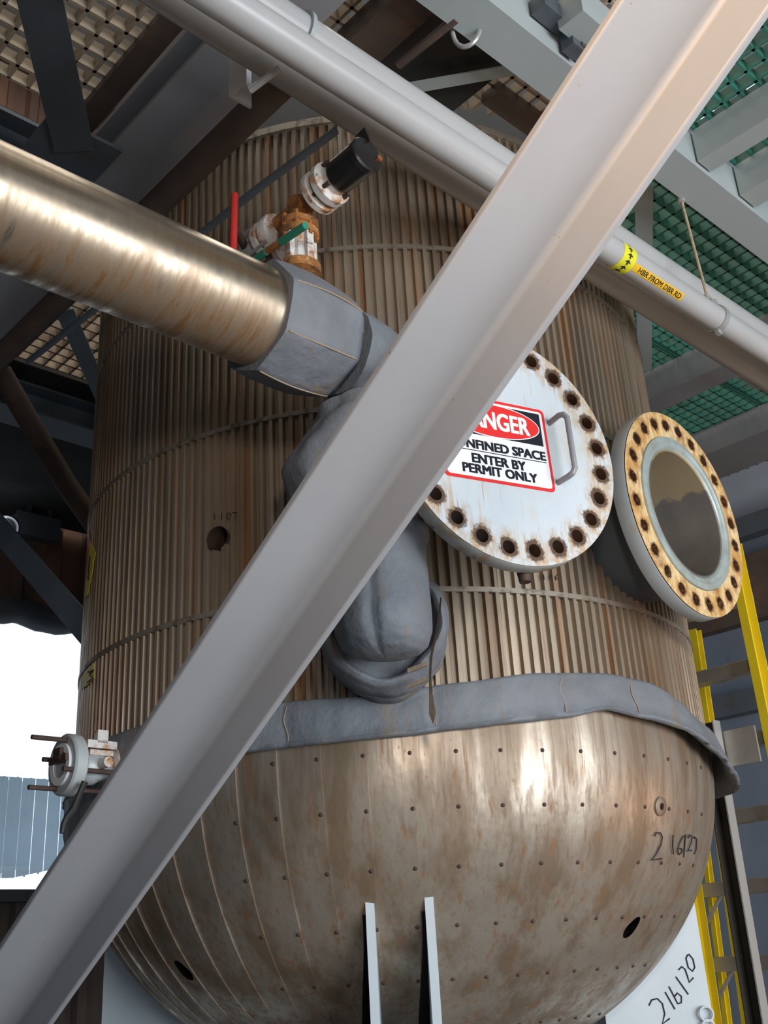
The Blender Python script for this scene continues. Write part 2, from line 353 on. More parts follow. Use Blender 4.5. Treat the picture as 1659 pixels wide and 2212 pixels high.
# girts on the right wall
GB = 'dark horizontal wall rails behind the ladder'
for z, l in ((2.95, 'dark horizontal rail on the blue-grey wall just under the open flange'), (4.1, 'dark horizontal rail high on the wall under the green grating')):
    beam('wall_rail', [(0, 0), (.10, 0), (.10, .14), (0, .14)], W(-3.3, WV-.02, z), W(6, WV-.02, z), -V, Z, m_darkpaint, l, 'rail')
mb = MB(); mb.box(W(1.4, WV-.06, 3.75), N*2.6, V*.05, Z*.22)
tag(build('cable_tray', mb, m_brown), 'dark rusty cable tray along the top of the blue-grey wall', 'cable tray')

# ================================================================== OVERHEAD STEEL
BZ, GZ = 4.35, 4.52
beam('steel_beam', I_prof(.24, GZ-BZ-.003, .018, .02), W(-1.69, -1.375, BZ), W(3.6, -1.375, BZ), V, Z, m_paint, 'wide grey overhead beam running from behind the stainless pipe up towards the pipe bundle')
beam('steel_beam', I_prof(.17, GZ-BZ-.002, .016, .016), W(-.02, -4.6, BZ), W(-.02, -1.5, BZ), N, Z, m_darkpaint, 'dark beam crossing under the left edge of the tan grating')
beam('channel_beam', [(-x, y) for x, y in C_prof(.147, GZ-BZ-.002, .014)], W(1.602, -1.24, BZ), W(1.602, 3.4, BZ), N, Z, m_paint2, 'pale channel beam over the pipes, behind the diagonal brace', 'beam')
XG = 'cross beams on the near side of the pale channel'
beam('cross_beam', C_prof(.095, GZ-BZ-.022, .012), W(1.61, .285, BZ+.02), W(4.4, .285, BZ+.02), V, Z, m_paint2, 'grey cross beam meeting the pale channel right beside the diagonal brace', 'beam', XG)
beam('cross_beam', C_prof(.12, GZ-BZ-.022, .012), W(1.61, .60, BZ+.02), W(4.4, .60, BZ+.02), V, Z, m_paint2, 'grey cross beam cut by the right frame edge above the hanger rod', 'beam', XG)
DG = 'deck beams under the green grating'
beam('deck_beam', C_prof(.17, GZ-BZ-.003, .014), W(-1.69, 1.73, BZ), W(1.44, 1.73, BZ), V, Z, m_paint, 'grey deck beam just below the pipe bundle, right of the vessel', 'beam', DG)
beam('deck_beam', C_prof(.40, GZ-BZ-.003, .014), W(-1.69, 2.62, BZ), W(1.44, 2.62, BZ), V, Z, m_paint, 'dark grey deck beam behind the top of the open flange', 'beam', DG)
# gratings
def grating(name, n0, n1, v0, v1, m, label, hole=1.225, notch=None):
    mb = MB(); p = .072; t = .006; h = .026; zc = GZ+h
    def spans(lo, hi, c):
        if abs(c) >= hole: return [(lo, hi)]
        q = math.sqrt(hole*hole-c*c); o = []
        if lo < -q: o.append((lo, min(hi, -q)))
        if hi > q: o.append((max(lo, q), hi))
        return o
    k = 0
    while n0+k*p <= n1:
        n = n0+k*p; k += 1
        for a, c in spans(v0, v1, n): mb.box(W(n, (a+c)/2, zc), N*t, V*(c-a)/2, Z*h)
    k = 0
    while v0+k*p <= v1:
        v = v0+k*p; k += 1
        for a, c in spans(n0, n1, v): mb.box(W((a+c)/2, v, zc), N*(c-a)/2, V*t, Z*h)
    return tag(build(name, mb, m, fix=False), label, 'grating', 'moulded deck gratings overhead')
grating('deck_grating', .20, .95, -4.3, -1.56, m_tan, 'tan moulded grating at the top left above the stainless pipe')
grating('deck_grating', .98, 3.4, -4.3, -1.56, m_tan, 'tan moulded grating high at the top left beyond the pipe bundle')
grating('deck_grating', .98, 3.4, -1.19, -.13, m_tan, 'tan moulded grating behind the pipe bundle at the top middle')
grating('deck_grating', -1.5, -.10, -1.25, .28, m_tan, 'rusty tan grating round the far left side of the vessel top')
grating('deck_grating', .98, 1.6, -.11, .28, m_tan, 'small tan grating strip between the pale channel and the white pipes')
grating('deck_grating', 1.62, 3.6, -.11, 3.4, m_greengrate, 'green grating at the top right beside the diagonal brace')
grating('deck_grating', .63, 1.58, .31, 3.4, m_greengrate, 'green grating behind the hanger rod')
grating('deck_grating', -1.5, .59, .31, 3.4, m_greengrate, 'dark green grating just above the open flange')
mb = MB(); mb.box(W(.61, 2.15, GZ+.012), N*.005, V*1.04, Z*.012); tag(build('grating_joint_bar', mb, m_greengrate), 'narrow green joint bar between green grating panels', 'bar')
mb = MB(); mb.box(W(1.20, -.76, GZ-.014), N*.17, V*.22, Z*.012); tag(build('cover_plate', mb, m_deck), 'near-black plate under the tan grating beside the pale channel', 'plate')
beam('timber_bearer', [(0, 0), (.085, 0), (.085, .048), (0, .048)], W(1.215, -.50, GZ-.05), W(1.215, .26, GZ-.05), N, Z, m_brown, 'dark brown bearer between tan gratings above the pipes', 'beam')
beam('timber_bearer', [(0, 0), (.14, 0), (.14, .09), (0, .09)], W(1.10, -1.10, GZ-.10), W(1.45, -1.10, GZ-.10), V, Z, m_brown, 'short rusty brown bearer crossing above the pipe bundle at the top', 'beam')
beam('flat_brace', [(0, 0), (.05, 0), (.05, .006), (0, .006)], at_z(885, 180, GZ-.09), at_z(1110, 140, GZ-.09), Vector((.2, .95, 0)).normalized(), Z, m_paint2, 'short grey flat bar between the pipe bundle and the pale channel', 'brace')
mb = MB(); mb.tube([at_z(860, 140, 4.36), at_z(985, 40, 4.36)], .016, 10); tag(build('conduit', mb, m_brown), 'short rusty conduit rising past the hook behind the pipe bundle', 'conduit')
mb = MB(); c0 = at_z(975, 50, 4.34); mb.tube([c0+N*.035*math.cos(a)+Z*.05*math.sin(a)+V*.015*a for a in [R_(150+i*18) for i in range(13)]], .008, 8)
tag(build('pipe_hook', mb, m_zinc), 'small curved hook on the cut end of the pale channel', 'hook')
# brackets on the web of the channel
mb = MB(); q = at_n(1190, 30, 1.64); mb.box(q, N*.03, V*.07, Z*.03); mb.box(q+V*.1-Z*.05, N*.025, V*.03, Z*.05); mb.box(q+V*.16-Z*.07, N*.03, V*.045, Z*.012)
tag(build('beam_clamp', mb, m_darkpaint), 'dark grimy clamp bolted on the web of the pale channel', 'clamp')
mb = MB(); q = at_n(1270, 40, 1.70); mb.box(q-Z*.02, N*.05, V*.11, Z*.065); tag(build('junction_plate', mb, m_paint2), 'pale drilled plate box next to the grimy clamp, top edge of frame', 'plate')
beam('edge_bearer', [(0, 0), (.085, 0), (.085, .03), (0, .03)], W(.10, -1.60, GZ-.032), W(3, -1.60, GZ-.032), V, Z, m_brown, 'dull brown bearer along the right edge of the top left tan grating', 'beam')
# plan bracing, left
beam('angle_brace', L_prof(.14, .09, .01, .01), at_z(20, -60, BZ-.03), at_z(118, 330, BZ-.03), Vector((1, 0, 0)), Z, m_darkpaint, 'dark angle brace under the tan grating at the far top left corner', 'brace')
beam('angle_brace', L_prof(.085, .06, .008, .008), at_z(118, 672, BZ-.03), at_z(208, 868, BZ-.03), Vector((1, 0, 0)), Z, m_bluepaint, 'slim blue-grey brace lit against the dark deck, left of the vessel', 'brace')
mb = MB(); mb.box(at_z(150, 330, BZ-.01), N*.13, V*.14, Z*.008); tag(build('gusset_plate', mb, m_darkpaint), 'dark gusset plate where the braces meet above the stainless pipe', 'plate')
beam('steel_beam', I_prof(.2, GZ-BZ, .014, .014), W(-1.80, -4.5, BZ), W(-1.80, 3, BZ), N, Z, m_bluepaint, 'dull blue-grey beam far back on the left, behind the brown strut')
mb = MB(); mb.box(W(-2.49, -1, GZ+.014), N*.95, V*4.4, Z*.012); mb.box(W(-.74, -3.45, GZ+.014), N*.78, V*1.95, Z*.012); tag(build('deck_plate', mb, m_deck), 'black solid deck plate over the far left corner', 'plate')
mb = MB(); mb.tube([at_n(0, 800, -1.55), at_n(60, 905, -1.6), at_n(140, 1040, -1.65), at_n(215, 1150, -1.7)], .055, 14)
tag(build('brown_strut', mb, m_brown), 'dark brown sloping tube in the shadow left of the vessel', 'strut')
mb = MB(); mb.tube([W(-3.3, -1.28, 4.225), W(1.05, -1.28, 4.225)], .05, 24); tag(build('brown_pipe', mb, m_brown), 'dark brown pipe running beside the wide grey beam', 'pipe')
mb = MB(); mb.tube([at_v(60, 782, -1.36), at_v(200, 672, -1.33), at_v(440, 500, -1.30), at_v(560, 405, -1.29), at_v(725, 283, -1.27)], .013, 10); tag(build('thin_conduit', mb, m_darkpaint), 'thin dark conduit crossing in front of the vessel top', 'conduit')
# vertical hanger strap behind the pipes at right
beam('hanger_strap', [(0, 0), (.075, 0), (.075, .012), (0, .012)], at_z(1372, 405, GZ-.02), at_v(1378, 800, 1.6), Vector((1, 0, 0)), Vector((0, 1, 0)), m_paint2, 'pale upright strap behind the pipe bundle at the vessel edge', 'strap')

# ================================================================== PRESSURE VESSEL
vessel = thing('pressure_vessel', (0, 0, 1.19), 'tall rust-stained vessel clad in corrugated metal with a rounded bottom', 'vessel')
RIBS = 218
def course(z0, z1, holes=()):
    cols = RIBS*4; zs = [z0, z1]
    for (ph, hz, hr) in holes:
        k = int(4*hr/.008); zs += [hz-2*hr+4*hr*i/k for i in range(k+1)]
    zs = sorted(set(zs)); vs_ = []; fs = []
    off = (0, .014, .014, 0); fr_ = (0.0, .13, .50, .63)
    ph_ = []
    for z in zs:
        for c in range(cols):
            i, j = divmod(c, 4); ph = (i+fr_[j])*360/RIBS-180
            ph_.append(ph); vs_.append(on(ph, z, 1.189+off[j]))
    kl = []
    for ri in range(len(zs)-1):
        for c in range(cols):
            f = (ri*cols+c, ri*cols+(c+1) % cols, (ri+1)*cols+(c+1) % cols, (ri+1)*cols+c)
            dead = False
            for (ph, hz, hr) in holes:
                cz = (zs[ri]+zs[ri+1])/2; cs = R_(((ph_[f[0]]+ph_[f[1]])/2)-ph)*1.2
                if math.hypot(cs, cz-hz) < hr: dead = True
            (kl if dead else fs).append(f)
    edge = set(i for f in kl for i in f) & set(i for f in fs for i in f)
    for i in edge:
        ph, hz, hr = holes[0]; dx = R_(ph_[i]-ph)*1.2; dz = vs_[i].z-hz; k = hr/math.hypot(dx, dz)
        rr = math.hypot(vs_[i].x, vs_[i].y); vs_[i] = on(ph+math.degrees(dx*k/1.2), hz+dz*k, rr)
    return MB().add(vs_, fs)
PH = (-25.35, 2.869, .040)
for z0, z1, hl in ((2.28, 2.62, ()), (2.62, 3.255, (PH,)), (3.255, 3.88, ()), (3.88, 4.456, ())):
    build('jacket_course', course(z0, z1, hl), m_jacket, vessel, ang=20, mtx=Matrix(), fix=False)
for z in (2.62, 3.255, 3.88):
    mb = MB(); mb.lathe((0, 0, z), Z, [(1.198, -.009), (1.2065, -.008), (1.2065, .008), (1.198, .009)], 180, closed=True)
    build('strap_band', mb, m_strap, vessel)
mb = MB(); mb.lathe((0, 0, 4.44), Z, [(1.19, 0), (1.215, .0), (1.215, .03), (1.10, .06), (.6, .09), (0, .09)], 120); build('top_cap', mb, m_strap, vessel)
def plug(ph, z, R, r, nrm, parent, collar=True):
    c = on(ph, z, R); mb = MB(); k = 36; a = []
    for rad, h in ((r*1.0, .004), (r*.99, -.012), (r*.97, -.11)):
        a += [on(ph+math.degrees(rad*math.cos(2*math.pi*q/k)/1.2), z+rad*math.sin(2*math.pi*q/k), R+h) for q in range(k)]
    mb.add(a, [(i*k+q, i*k+(q+1) % k, (i+1)*k+(q+1) % k, (i+1)*k+q) for i in range(2) for q in range(k)]+[tuple(range(2*k, 3*k))])
    build('inspection_port', mb, m_bolt, parent, fix=False)
plug(PH[0], PH[1], 1.2, PH[2], on(PH[0], 0, 1), vessel)
# bottom head in overlapping gores
GO = 57; G0 = 3.0; SUB = 14
def head_pt(ph, t, dr=0.):
    r = 1.196+dr; return Vector((math.sin(R_(ph))*r*math.cos(t), -math.cos(R_(ph))*r*math.cos(t), HZ-HB*math.sin(t)))
def head_nrm(p): 
    return Vector((p.x/1.44, p.y/1.44, (p.z-HZ)/(HB*HB))).normalized()
h1 = at_head(1364, 2005); h2 = at_head(398, 2098); h3 = at_head(1426, 1742)
HH = [(h1, .024, .040, .5), (h2, .026, .040, -.35)]
def hl(p, h, a, b2, tl):
    d = p-h; e = Vector((h.y, -h.x, 0)).normalized()*-1; n_ = head_nrm(h); e = (e-n_*e.dot(n_)).normalized(); g = n_.cross(e); g = g if g.z > 0 else -g
    x, y = d.dot(e), d.dot(g); x, y = x*math.cos(tl)-y*math.sin(tl), x*math.sin(tl)+y*math.cos(tl)
    return math.hypot(x/a, y/b2)*(1+.06*math.sin(3*math.atan2(y, x))) if d.length < .2 else 9
rows = 170; vs_ = []; fs = []; kl = []; cols = GO*(SUB+1)
for i in range(rows+1):
    t = -.10+1.62*i/rows
    for g in range(GO):
        for k in range(SUB+1):
            ph = G0+(g+k/SUB)*360/GO
            vs_.append(head_pt(ph, min(t, 1.52), .006*(k/SUB)*min(1, max(0, math.cos(t)*1.3))) if t > 0 else on(ph, HZ+.11*(-t/.1), 1.196+.006*k/SUB))
for i in range(rows):
    for c in range(cols):
        a = i*cols+c; b_ = i*cols+(c+1) % cols; f = (a, b_, b_+cols, a+cols)
        m_ = (vs_[f[0]]+vs_[f[2]])/2
        (kl if any(hl(m_, *h) < 1 for h in HH) else fs).append(f)
for i in set(i for f in kl for i in f) & set(i for f in fs for i in f):
    h = min(HH, key=lambda h: (vs_[i]-h[0]).length); vs_[i] = h[0]+(vs_[i]-h[0])/hl(vs_[i], *h)
build('bottom_head', MB().add(vs_, fs), m_head, vessel, ang=18, mtx=Matrix(), fix=False)
for h, a_, b2, _ in HH:
    mb = MB(); mb.lathe(h, head_nrm(h), [(.048, -.010), (.045, -.13), (0, -.13)], 28); mb.f = mb.f[1:] if len(mb.f[0]) > 4 else [f for f in mb.f if len(f) <= 4]
    build('torn_port', mb, m_dark, vessel)
n_ = head_nrm(h3); mb = MB(); mb.lathe(h3, n_, [(.030, -.004), (.029, .004), (.020, .008), (.011, .007), (.010, -.01), (0, -.01)], 32); o = build('round_plug', mb, m_head, vessel)
mb = MB(); mb.lathe(h3, n_, [(0, .0025), (.0095, .0025), (.0095, -.004)], 16); build('plug_hole', mb, m_dark, o)
# screws along the seams
sm = MB(); sm.lathe((0, 0, 0), Z, [(.0065, -.003), (.006, .002), (.003, .0045), (0, .005)], 10)
first = None; count = 0
for g in range(-4, 10):
    ph = G0+g*360/GO
    for tz in (2.135, 1.985, 1.83, 1.68, 1.54, 1.40):
        if count >= 98: break
        t = math.asin(min(.99, (HZ-tz)/HB)); p = head_pt(ph-.45, t, .0055); n_ = head_nrm(p)
        mt = frame(p, n_.orthogonal().normalized(), n_.cross(n_.orthogonal().normalized()), n_)
        if first is None:
            first = build('screw', sm, m_bolt, vessel, mtx=mt); 
        else:
            o = first.copy(); COL.objects.link(o); o.matrix_basis = mt
        count += 1
# support legs: pairs of plates through the insulation
for ph in (0, 90, 180, 270):
    d = on(ph, 0, 1); s = Vector((math.cos(R_(ph)), math.sin(R_(ph)), 0))
    for sg in (-1, 1):
        mb = MB(); mb.box(d*.92+s*sg*.083+Z*.95, d*.158, s*.0125, Z*.95); mb.box(d*1.0+s*sg*.083+Z*1.56, d*.07, s*.0125, Z*.19)
        q = MB(); prof = [(.70, 0), (1.075, 0), (1.075, 1.765), (.70, 1.765)]
        q.prism([(x, z) for x, z in prof], s*(sg*.083-.0125), s*(sg*.083+.0125), d, Z)
        build('leg_plate', q, m_leg, vessel)
# dark strips laid beside the front plates, slot shade put into their colour
for x, sg in ((-.083, -1), (.083, -1)):
    pts = []
    mb = MB()
    for z in [1.72-.03*i for i in range(16)]:
        t = math.asin((HZ-z)/HB); r = 1.203*math.cos(t); w = .010+.028*smooth((1.70-z)/.35)
        for xx in (x-.0125-w, x-.012): pts.append(Vector((xx, -math.sqrt(r*r-xx*xx)-.004, z)))
    fs = [(2*i, 2*i+1, 2*i+3, 2*i+2) for i in range(15)]
    build('slot_shade', mb.add(pts, fs), m_dark, vessel, fix=False)

# handwriting on the vessel
def scrib(strokes, fn, r=.0022):
    mb = MB()
    for st in strokes:
        pts = [fn(x, y) for x, y in st]
        if len(pts) == 1: pts.append(pts[0]+Z*.004)
        mb.tube(pts, r, 6)
    return mb
S_head = [[(1414, 1806), (1418, 1799), (1427, 1799), (1431, 1808), (1428, 1825), (1418, 1845), (1408, 1858), (1430, 1855)],
 [(1454, 1804), (1453, 1825), (1455, 1845)], [(1476, 1806), (1468, 1822), (1464, 1838), (1467, 1846), (1473, 1842), (1473, 1833), (1465, 1834)],
 [(1481, 1803), (1477, 1852)], [(1486, 1810), (1491, 1803), (1495, 1808), (1493, 1822), (1486, 1838), (1494, 1837)], [(1500, 1808), (1505, 1812), (1504, 1835), (1500, 1845)]]
build('handwriting', scrib(S_head, lambda x, y: at_head(x, y, 1.205)), m_ink, vessel, label='black handwritten number on the bottom head')
S_1107 = [[(463, 1110), (464, 1122)], [(479, 1108), (479, 1122)], [(491, 1110), (496, 1107), (499, 1112), (496, 1120), (491, 1120), (490, 1113)], [(502, 1107), (512, 1106), (507, 1120)]]
build('handwriting', scrib(S_1107, lambda x, y: at_cyl(x, y, 1.205), .0016), m_ink, vessel, label='small faint handwritten number above the round port')
S_106 = [[(1174, 1241), (1176, 1252)], [(1186, 1243), (1190, 1240), (1193, 1247), (1189, 1252), (1186, 1247), (1187, 1242)], [(1205, 1240), (1199, 1247), (1201, 1253), (1206, 1250), (1202, 1247)]]
build('handwriting', scrib(S_106, lambda x, y: at_cyl(x, y, 1.205), .0016), m_ink, vessel, label='small faint handwritten number under the round cover')
S_leg = [[(1402, 2172), (1408, 2160), (1420, 2157), (1431, 2168), (1436, 2190), (1431, 2212), (1447, 2200)], [(1437, 2143), (1458, 2180)], [(1445, 2131), (1456, 2152), (1464, 2168), (1472, 2166), (1472, 2152), (1463, 2145), (1458, 2152)],
 [(1460, 2110), (1487, 2148)], [(1466, 2095), (1473, 2088), (1480, 2094), (1485, 2108), (1489, 2122), (1498, 2112)], [(1486, 2062), (1482, 2070), (1487, 2090), (1496, 2098), (1501, 2090), (1497, 2072), (1488, 2061)]]
build('handwriting', scrib(S_leg, lambda x, y: at_plane(x, y, Vector((0, 1, 0)), -.0965), .0028), m_ink, vessel, label='black handwritten number on the pale leg plate')

# open manway nozzle
NP = .80073616; nn = Vector((math.sin(NP), -math.cos(NP), 0)); nu = Vector((math.cos(NP), math.sin(NP), 0)); nc = nn*1.42246+Z*2.9032
NM = frame(nc, nu, Z, nn)
def holed_ring(ri, ro, rb, rh, count, phase, h0, h1, disc=False, chamfer=.004):
    """flat ring with real bolt holes between heights h0 (front) and h1 (back)"""
    mb = MB(); m = 16; st = 2*math.pi/count
    for h, sgn in ((h0, 1), (h1, -1)):
        for k in range(count):
            a0 = phase+k*st; hole = []; outer = []
            for i in range(m):
                q = 2*math.pi*i/m
                hole.append((rb+rh*math.cos(q), rh*math.sin(q)))
                dx, dy = math.cos(q), math.sin(q); s_ = 1/max(abs(dx), abs(dy)); outer.append((dx*s_, dy*s_))
            vs_ = []
            for r_, t_ in hole: 
                vs_.append((r_*math.cos(a0)-t_*math.sin(a0), r_*math.sin(a0)+t_*math.cos(a0), h))
            for ox, oy in outer:
                rr = (ro+ri)/2+(ro-ri)/2*ox if True else 0
                a = a0+oy*st/2; vs_.append((rr*math.cos(a), rr*math.sin(a), h))
            fs = [(i, (i+1) % m, m+(i+1) % m, m+i) for i in range(m)]
            mb.add(vs_, fs)
    for k in range(count):
        a0 = phase+k*st; vs_ = []
        for h in (h0, h1):
            for i in range(m):
                q = 2*math.pi*i/m; r_, t_ = rb+rh*math.cos(q), rh*math.sin(q)
                vs_.append((r_*math.cos(a0)-t_*math.sin(a0), r_*math.sin(a0)+t_*math.cos(a0), h))
        mb.add(vs_, [(i, (i+1) % m, m+(i+1) % m, m+i) for i in range(m)])
    if disc:
        n = count*8; vs_ = []
        for h in (h0, h1): vs_ += [(ri*math.cos(phase+2*math.pi*i/n), ri*math.sin(phase+2*math.pi*i/n), h) for i in range(n)]
        mb.add(vs_, [tuple(range(n)), tuple(range(2*n-1, n-1, -1))])
    return mb
flange = build('nozzle_flange', holed_ring(.268, .356, .3146, .0185, 24, 2.216, 0, -.055), m_flange, vessel, mtx=NM, fix=True)
mb = MB(); mb.lathe((0, 0, 0), Z, [(.3562, -.003), (.3575, -.006), (.3575, -.052), (.3562, -.055)], 120); mb.f = [f for f in mb.f if len(f) == 4]
build('flange_rim', mb, m_flangerim, flange, mtx=NM, fix=True)
mb = MB(); mb.lathe((0, 0, 0), Z, [(.268, -.01), (.266, .006), (.248, .008), (.240, .003), (.229, .003), (.222, -.004), (.222, -.02), (.268, -.02)], 120, closed=True)
build('raised_face', mb, M('greenish_gasket_face', (.36, .42, .40), .45, .3, var=(14, .2), layers=[((.28, .16, .07), 9, .58, .7, .7)]), flange, mtx=NM)
mb = MB(); mb.lathe((0, 0, 0), Z, [(.222, -.003), (.219, .001), (.216, -.003), (.216, -.42), (.222, -.42)], 96, closed=True); mb.lathe((0, 0, 0), Z, [(.218, -.40), (.10, -.42), (0, -.43)], 64)
build('nozzle_bore', mb, m_bore, flange, mtx=NM)
mb = MB(); mb.lathe((0, 0, 0), Z, [(.27, -.055), (.25, -.075), (.25, -.32), (.225, -.32), (.225, -.055)], 72, closed=True); build('nozzle_neck', mb, m_darkpaint, vessel, mtx=NM)

# ================================================================== MANWAY COVER with sign
cc_ = Vector((.36679245, -1.64125501, 2.87213012)); cn = Vector((.47638127, -.8789358, .02308138)).normalized(); cu_ = Vector((.87917002, .47650822, 0)).normalized(); cv_ = cn.cross(cu_)
CM = frame(cc_, cu_, cv_, cn)
cover = thing('manway_cover', cc_-Z*.356, 'round pale bolted-hole cover plate swung open behind the diagonal brace', 'cover')
build('cover_plate', holed_ring(.27, .356, .3125, .019, 24, 1.179, 0, -.05, True), m_cover, cover, mtx=CM)
mb = MB(); mb.lathe((0, 0, 0), Z, [(.3562, -.002), (.3572, -.004), (.3572, -.048), (.3562, -.05)], 120); mb.f = [f for f in mb.f if len(f) == 4]
build('cover_rim', mb, M('rusty_grey_rim', (.42, .43, .42), .5, var=(8, .1), layers=[((.36, .22, .07), 14, .48, .64, .8), (BROWN, 20, .6, .7, .8)]), cover, mtx=CM)
mb = MB(); hy = [(.151, .092, -.004), (.152, .094, .045), (.156, .090, .060), (.162, .078, .066), (.162, -.078, .066), (.156, -.092, .060), (.152, -.096, .045), (.151, -.094, -.004)]
mb.tube(hy, .0085, 12); build('handle', mb, m_paint, cover, mtx=CM)
mb = MB(); mb.lathe((.0, 0, 0), Z, [(.26, -.052), (.26, -.05), (.262, -.06), (0, -.06)], 64); build('back_boss', mb, m_flangerim, cover, mtx=CM)
mb = MB(); mb.tube([(.05, -.372, -.07), (.05, -.345, -.07), (.05, -.31, -.066)], [.016, .02, .02], 12); build('stud', mb, m_bolt, cover, mtx=CM)
ha = cc_+cu_*.26-cn*.12; hb = nc-nn*.16-nu*.262+Z*.02
mb = MB(); mb.tube([cc_-cn*.07, ha, (ha+hb)/2-cn*.02, hb], .022, 14); build('hinge_arm', mb, m_bolt, cover)
sign = thing('danger_sign', cc_+cu_*-.04-Z*.13, 'red, black and white confined space danger sign stuck on the round cover', 'sign')
SX, SY = -.0405, -.002
def rrect(w, h, r, n=6):
    o = []
    for cx, cy, a in ((w/2-r, h/2-r, 0), (-w/2+r, h/2-r, 90), (-w/2+r, -h/2+r, 180), (w/2-r, -h/2+r, 270)): o += arc((cx, cy), r, a, a+90, n)
    return o
def plate(prof, z0, z1):
    n = len(prof); mb = MB(); return mb.prism(prof, (0, 0, z0), (0, 0, z1), (1, 0, 0), (0, 1, 0))
SM = CM @ Matrix.Translation((SX, SY, 0)) @ Matrix.Rotation(R_(.8), 4, 'Z')
build('sign_panel', plate(rrect(.352, .256, .014), .0005, .002), m_signred, sign, mtx=SM)
build('white_field', plate(rrect(.334, .238, .010), .002, .0024), m_signwhite, sign, mtx=SM)
build('black_header', plate([(-.158, .010), (.158, .010), (.158, .112), (-.158, .112)], .0024, .0028), m_signblack, sign, mtx=SM)
build('white_oval', plate([(.152*math.cos(R_(i*6)), .062+.0525*math.sin(R_(i*6))) for i in range(60)], .0028, .0032), m_signwhite, sign, mtx=SM)
build('red_oval', plate([(.149*math.cos(R_(i*6)), .062+.0495*math.sin(R_(i*6))) for i in range(60)], .0032, .0036), m_signred, sign, mtx=SM)
fl = lambda h: (lambda x, y, dh=0.: Vector((x, y, h+dh)))
mb = MB(); lettering(mb, 'DANGER', -.115, .115, .035, .088, fl(.0040), .0022); build('danger_lettering', mb, m_signwhite, sign, mtx=SM, fix=False)
mb = MB(); lettering(mb, 'CONFINED SPACE', -.158, .158, -.034, -.008, fl(.0029), .0018); lettering(mb, 'ENTER BY', -.085, .085, -.076, -.050, fl(.0029), .0018); lettering(mb, 'PERMIT ONLY', -.118, .118, -.108, -.082, fl(.0029), .0018)
mb.add([(-.158, -.0415, .0029), (.158, -.0415, .0029), (.158, -.039, .0029), (-.158, -.039, .0029)], [(0, 1, 2, 3)])
build('black_lettering', mb, m_signblack, sign, mtx=SM, fix=False)

# ================================================================== PIPES
ssv = at_n(558, 683, 1.12).dot(V)
mb = MB(); mb.lathe((0, 0, 0), Z, [(.128, .002), (.1365, 0), (.1365, -3.9), (.12, -3.9)], 96)
tag(build('stainless_pipe', mb, m_stain, mtx=frame(W(1.12, ssv, 3.205), -N, Z, V)), 'large brushed stainless pipe jacket streaked with rust, coming in from the left', 'pipe')
mb = MB(); mb.lathe(W(1.12, 0, 3.205), V, [(.1372, ssv+.001), (.139, ssv-.004), (.139, ssv-.014), (.1372, ssv-.018)], 96, closed=True); 
def pipe(name, n, z, r, v0, v1, m, label, dz=0.):
    mb = MB(); mb.lathe(W(n, v0, z), (W(n, v1, z+dz)-W(n, v0, z)), [(r*.8, .0), (r, .0), (r, (W(n, v1, z+dz)-W(n, v0, z)).length), (r*.8, (W(n, v1, z+dz)-W(n, v0, z)).length)], 64)
    return tag(build(name, mb, m), label, 'pipe')
pipe('white_pipe', 1.465, 3.80, .048, -4.4, 3.4, m_white, 'labelled white pipe, lowest and nearest of the overhead bundle')
pipe('white_pipe', 1.285, 4.118, .060, -4.4, 3.4, m_white, 'plain white pipe along the upper edge of the overhead bundle')
pipe('white_pipe', 1.305, 3.985, .060, -4.4, 3.4, M('tan_tinted_pipe_paint', (.36, .345, .33), .4, var=(2, .06)), 'duller grey pipe along the underside of the overhead bundle', -.16)
# markers on the labelled pipe
pa = Vector(W(1.465, 0, 3.80)); toc = (CAM-at_n(1400, 580, 1.465)); toc = (toc-V*toc.dot(V)).normalized(); tup = V.cross(toc); tup = tup if tup.z > 0 else -tup
def onpipe(v, s, r=.0488): a = s/r; return pa+V*v+toc*math.cos(a)*r+tup*math.sin(a)*r
def pv(x, y): return at_plane(x, y, toc, pa.dot(toc)).dot(V)
v0, v1 = pv(1354, 560), pv(1463, 622)
def strip(v0, v1, s0, s1, m_, r, nv_=2, ns=16):
    vs_ = [onpipe(v0+(v1-v0)*i/nv_, s0+(s1-s0)*j/ns, r) for i in range(nv_+1) for j in range(ns+1)]
    return MB().add(vs_, [(i*(ns+1)+j, i*(ns+1)+j+1, (i+1)*(ns+1)+j+1, (i+1)*(ns+1)+j) for i in range(nv_) for j in range(ns)])
lab = tag(build('pipe_label', strip(v0, v1, -.016, .014, None, .0487), m_lab1, fix=False), 'orange-yellow pipe label with black letters on the nearest white pipe', 'label')
mb = MB(); lettering(mb, 'HBR FROM DBR RD', v0+.03, v1-.012, -.0105, .0085, lambda x, y, dh=0.: onpipe(x, y, .0492+dh), .0006); build('lettering', mb, m_ink, lab, fix=False)
va, vb = pv(1326, 545)-.0, pv(1354, 562)-.004
band = tag(build('arrow_band', strip(va, vb, -.085, .085, None, .0487, 1, 40), m_lab2, fix=False), 'yellow arrow tape wrapped round the nearest white pipe', 'tape')
mb = MB()
for k in range(-3, 4):
    q = k*.024; w = vb-va; f_ = lambda x, y: onpipe(va+w*x, q+y, .0492)
    mb.add([f_(.44, -.010), f_(.56, -.010), f_(.56, .002), f_(.44, .002)], [(0, 1, 2, 3)]); mb.add([f_(.5, .010), f_(.26, -.001), f_(.74, -.001)], [(0, 1, 2)])
build('arrows', mb, m_ink, band, fix=False)
